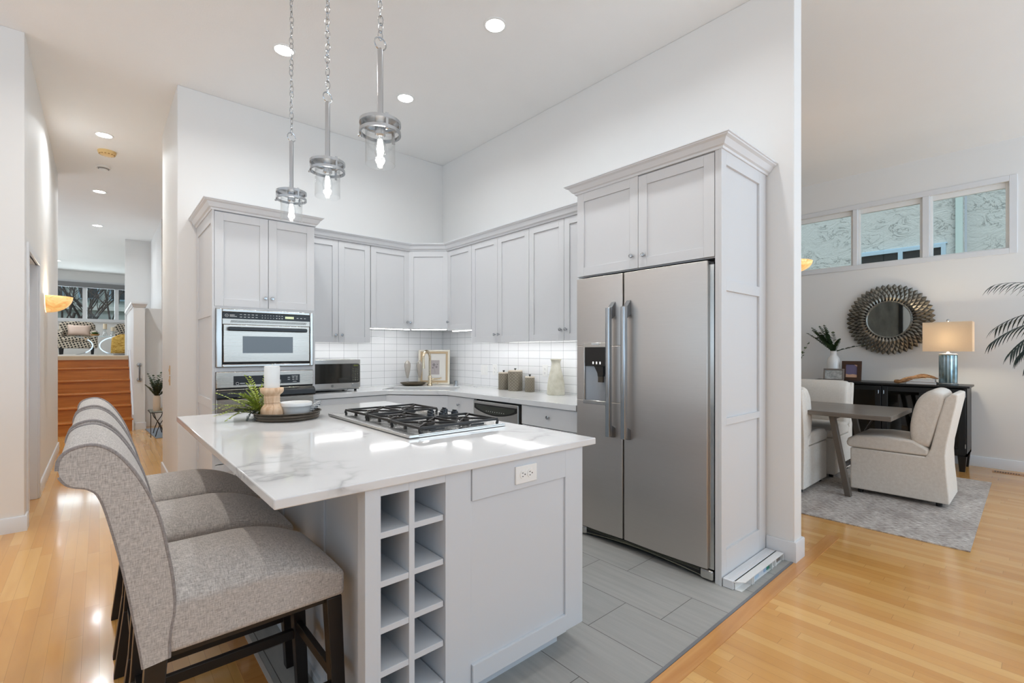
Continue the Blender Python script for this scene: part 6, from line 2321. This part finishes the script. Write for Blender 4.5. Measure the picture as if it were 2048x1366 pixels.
for i, (c, w_, lab) in enumerate(((srgb(206, 184, 172), 0.0, 'pinkish lower book under the driftwood on the console'), (srgb(226, 226, 226), 0.012, 'white upper book under the driftwood on the console'))):
    z = 0.9303 + i * 0.030
    t = thing('book', lab, 'book', (7.12, 0.945, z))
    MB(t).box(7.03, 7.21, 0.815 + w_, 1.075 - w_ * 2, z, z + 0.004).build('cover', plain('cover', c, 0.6))
    MB(t).box(7.034, 7.206, 0.819 + w_, 1.071 - w_ * 2, z + 0.004, z + 0.025).build('pages', plain('pages', srgb(232, 230, 226), 0.8))
    MB(t).box(7.03, 7.21, 0.815 + w_, 1.075 - w_ * 2, z + 0.025, z + 0.029).build('cover', plain('cover', c, 0.6))
dw_ = thing('driftwood', 'twisted brown driftwood branch resting over the books on the console', 'driftwood', (7.05, 1.0, 0.932))
k = NT('driftwood')
n1 = k.noise(k.mapping(k.coords(), (6, 4, 20)), 4.0, 5, 0.6, 1.0)
k.link(k.ramp(n1.outputs[0], [(0.3, srgb(84, 56, 34)), (0.55, srgb(166, 122, 80)), (0.75, srgb(206, 168, 122))]), k.b.inputs['Base Color'])
k.b.inputs['Roughness'].default_value = 0.8
b = MB(dw_)
b.tube(catmull([(7.02, 1.17, 0.955), (7.0, 1.12, 0.957), (7.02, 1.06, 0.985), (7.05, 0.99, 1.010), (7.08, 0.92, 1.018), (7.10, 0.85, 1.008), (7.10, 0.80, 0.998)]),
       [0.020, 0.022, 0.024, 0.020, 0.022, 0.026, 0.024, 0.022, 0.018, 0.017, 0.016, 0.014, 0.013, 0.012, 0.010, 0.010, 0.009, 0.007, 0.004][:19], 9)
b.tube(catmull([(7.03, 1.10, 0.968), (7.06, 1.02, 1.000), (7.11, 0.95, 1.034), (7.14, 0.88, 1.024), (7.15, 0.83, 1.004)]), [0.016] * 5 + [0.013] * 4 + [0.011] * 3 + [0.007], 8)
b.tube(catmull([(7.05, 1.12, 0.962), (7.08, 1.04, 0.996), (7.09, 0.97, 1.005), (7.06, 0.90, 1.010)]), [0.014] * 4 + [0.012] * 3 + [0.009] * 3, 8)
b.build('branch', k.m, smooth=0.9)

fv = thing('floor_register', 'bronze slotted floor vent by the dining baseboard', 'vent', (7.31, 0.25, 0.0))
MB(fv).box(7.255, 7.355, -0.06, 0.385, 0.0003, 0.003).build('vent_frame', plain('tan_vent', srgb(176, 128, 82), 0.4))
b = MB(fv)
for i in range(22):
    y = 0.368 - i * 0.0195
    if i in (10,):
        continue
    b.box(7.272, 7.338, y - 0.009, y, 0.003, 0.0036)
b.build('slots', plain('vent_slot', srgb(70, 44, 26), 0.7))

# potted palm, its trunk just outside the picture
pl = thing('potted_palm', 'tall potted palm at the right edge of the dining room', 'palm', (6.62, -0.42, 0))
MB(pl).lathe([(0, 0.001), (0.14, 0.001), (0.18, 0.36), (0.19, 0.37), (0.165, 0.37), (0.15, 0.33), (0, 0.33)], (6.62, -0.42, 0), seg=28).build('pot', plain('woven_pot', srgb(150, 120, 88), 0.8))
b = MB(pl)
b.tube([(6.62, -0.42, 0.32), (6.63, -0.43, 0.9), (6.61, -0.44, 1.50)], [0.030, 0.026, 0.020], 10)
b.build('trunk', 'stem')
rnd = random.Random(2)
for dv, L, drp in (((-0.10, 0.42, 0.95), 0.98, 0.080), ((0.05, 0.62, 0.62), 0.88, 0.088), ((0.25, 0.30, 0.9), 0.85, 0.08), ((0.0, 0.62, 0.30), 0.66, 0.09), ((0.15, 0.45, 0.02), 0.55, 0.09), ((-0.2, 0.55, 0.55), 0.80, 0.10), ((0.2, 0.55, 0.8), 0.92, 0.09), ((-0.05, 0.52, 0.42), 0.72, 0.10),
                   ((0.3, -0.5, 0.8), 0.9, 0.08), ((-0.5, -0.4, 0.7), 0.9, 0.08), ((-0.25, 0.30, 0.70), 0.62, 0.09)):
    lb = MB(pl)
    p = Vector((6.61, -0.44, 1.45))
    d = Vector(dv).normalized()
    pts = [p.copy()]
    n = 20
    for i in range(n):
        d = (d + Vector((0, 0, -drp))).normalized()
        p = p + d * (L / n)
        pts.append(p.copy())
    for i in range(4, n + 1):
        t = (pts[i] - pts[i - 1]).normalized()
        sd2 = t.cross(Vector((0, 0, 1))).normalized()
        ll = 0.25 * math.sin(PI * (0.25 + 0.75 * (n - i + 3) / n) * 0.62)
        for sg in (-1, 1):
            ld = t * 0.75 + sd2 * sg * 0.75 + Vector((0, 0, 0.1))
            q = pts[i]
            seg_ = []
            dd_ = ld.normalized()
            nn3 = 6
            for j in range(nn3 + 1):
                seg_.append(q.copy())
                dd_ = (dd_ + Vector((0, 0, -0.22))).normalized()
                q = q + dd_ * ll / nn3
            wd_ = [0.003, 0.006, 0.0075, 0.007, 0.0055, 0.003, 0.001]
            v = []
            for j, s_ in enumerate(seg_):
                tt = (seg_[min(j + 1, nn3)] - seg_[max(j - 1, 0)]).normalized()
                w3 = tt.cross(Vector((0, 0, 1)))
                w3 = w3.normalized() if w3.length > 1e-3 else sd2
                v += [s_ - w3 * wd_[j], s_ + w3 * wd_[j]]
            lb.mesh(v, [(2 * j, 2 * j + 1, 2 * j + 3, 2 * j + 2) for j in range(nn3)])
    lb.tube(pts, [0.007 * (1 - 0.8 * i / n) for i in range(n + 1)], 6)
    lb.build('frond', 'leaf_palm', smooth=1.2)

# grey painting on the dining side of the fridge wall (seen in the mirror)
ar = thing('abstract_painting', 'large grey abstract painting on the dining side of the kitchen wall', 'painting', (3.365, 2.9, 1.75))
k = NT('grey_abstract')
n1 = k.noise(k.mapping(k.coords(), (1, 3, 1.2)), 2.0, 6, 0.65)
k.link(k.ramp(n1.outputs[0], [(0.3, srgb(92, 92, 88)), (0.55, srgb(126, 124, 118)), (0.75, srgb(152, 148, 140))]), k.b.inputs['Base Color'])
MB(ar).box(3.366, 3.395, 1.86, 3.90, 0.9, 2.7).build('canvas', k.m)
MB(ar).box(3.366, 3.405, 1.80, 1.86, 0.84, 2.76).build('frame_edge', 'black_matte')

# ------------------------------------------------------------------ outside
nb = thing('neighbour_building', 'grey stucco building seen through the clerestory window', 'building', (10.2, 1.5, 0))
MB(nb).box(10.0, 10.4, 0.86, 7.0, -1.0, 7.0).build('wall', 'stucco')
MB(nb).box(10.75, 11.1, -6.0, 0.86, -1.0, 7.0).build('wall', 'stucco')
MB(nb).box(9.94, 10.0, 0.845, 0.925, -1.0, 7.0).build('downspout', plain('pale_green_metal', srgb(196, 216, 212), 0.4))
MB(nb).box(9.985, 10.0, 0.955, 0.985, -1.0, 2.62).build('cable_conduit', plain('brown_pipe', srgb(150, 134, 112), 0.6))
wn_ = MB(nb)
for y0, y1 in ((1.035, 1.09), (1.56, 1.62), (2.15, 2.20)):
    wn_.box(9.93, 10.0, y0, y1, 1.9, 3.0)
wn_.box(9.932, 10.0, 1.0905, 1.5595, 2.945, 2.999)
wn_.box(9.932, 10.0, 1.6205, 2.1495, 2.945, 2.999)
wn_.box(9.97, 10.0, 1.02, 2.215, 3.0005, 3.02)
wo = wn_.build('window', plain('pale_blue_frame', srgb(180, 206, 222), 0.4))
MB(nb).box(9.97, 9.99, 1.06, 2.18, 1.9, 2.96).build('pane', plain('dark_pane', srgb(42, 46, 48), 0.1), parent=wo)

nh = thing('house', 'pale stucco house across the street behind the bare trees', 'house', (0, 30, 0))
MB(nh).box(-7, 7, 30, 31, -1, 9).build('wall', plain('pale_stucco', srgb(176, 182, 178), 0.9))
MB(nh).box(-7, 7, 29.85, 30, 3.25, 3.45).build('trim_band', plain('cream_band', srgb(206, 208, 204), 0.8))
for x in (-2.0, -0.75, 0.35, 1.5):
    f = MB(nh).box(x, x + 0.75, 29.9, 30, 3.75, 5.2).build('window', plain('blue_trim', srgb(150, 178, 196), 0.5))
    MB(nh).box(x + 0.08, x + 0.67, 29.88, 29.91, 3.83, 5.12).build('pane', plain('dark_pane', srgb(50, 58, 64), 0.1), parent=f)


def bare_tree(x, y, seed, label):
    t = thing('bare_tree', label, 'tree', (x, y, 0), group='bare trees outside the upstairs window')
    r = random.Random(seed)
    b = MB(t)

    def grow(p, d, L, rad, depth):
        pts = [p]
        for i in range(4):
            d = (d + Vector((r.uniform(-.18, .18), r.uniform(-.18, .18), r.uniform(-.05, .14)))).normalized()
            p = p + d * L / 4
            pts.append(p)
        b.tube(pts, [rad * (1 - 0.1 * i) for i in range(5)], 5)
        if depth == 0:
            return
        for k_ in range(3 if depth > 1 else 3):
            nd = (d + Vector((r.uniform(-.9, .9), r.uniform(-.7, .7), r.uniform(-.15, .6)))).normalized()
            q = pts[r.choice((2, 3, 4))]
            grow(q, nd, L * r.uniform(0.55, 0.8), rad * 0.55, depth - 1)
    grow(Vector((x, y, -0.5)), Vector((r.uniform(-.1, .1), 0, 1)), 3.2, 0.075, 5)
    b.build('branches', plain('bark', srgb(66, 58, 54), 0.9), smooth=1.0)
    return t


for x, y, s_, lb_ in ((-1.05, 22.5, 1, 'bare dark tree outside, left in the upstairs window'), (0.15, 23.4, 4, 'bare dark tree outside, middle of the upstairs window'),
                      (0.62, 22.2, 9, 'bare dark tree outside, right in the upstairs window'), (-0.45, 24.2, 6, 'thin bare tree outside, between the left and middle trees')):
    bare_tree(x, y, s_, lb_)
struct(MB().box(-12, 12, 19.0, 40, -1.2, -0.5), 'ground_outside', plain('grass_ground', srgb(96, 104, 78), 0.95))
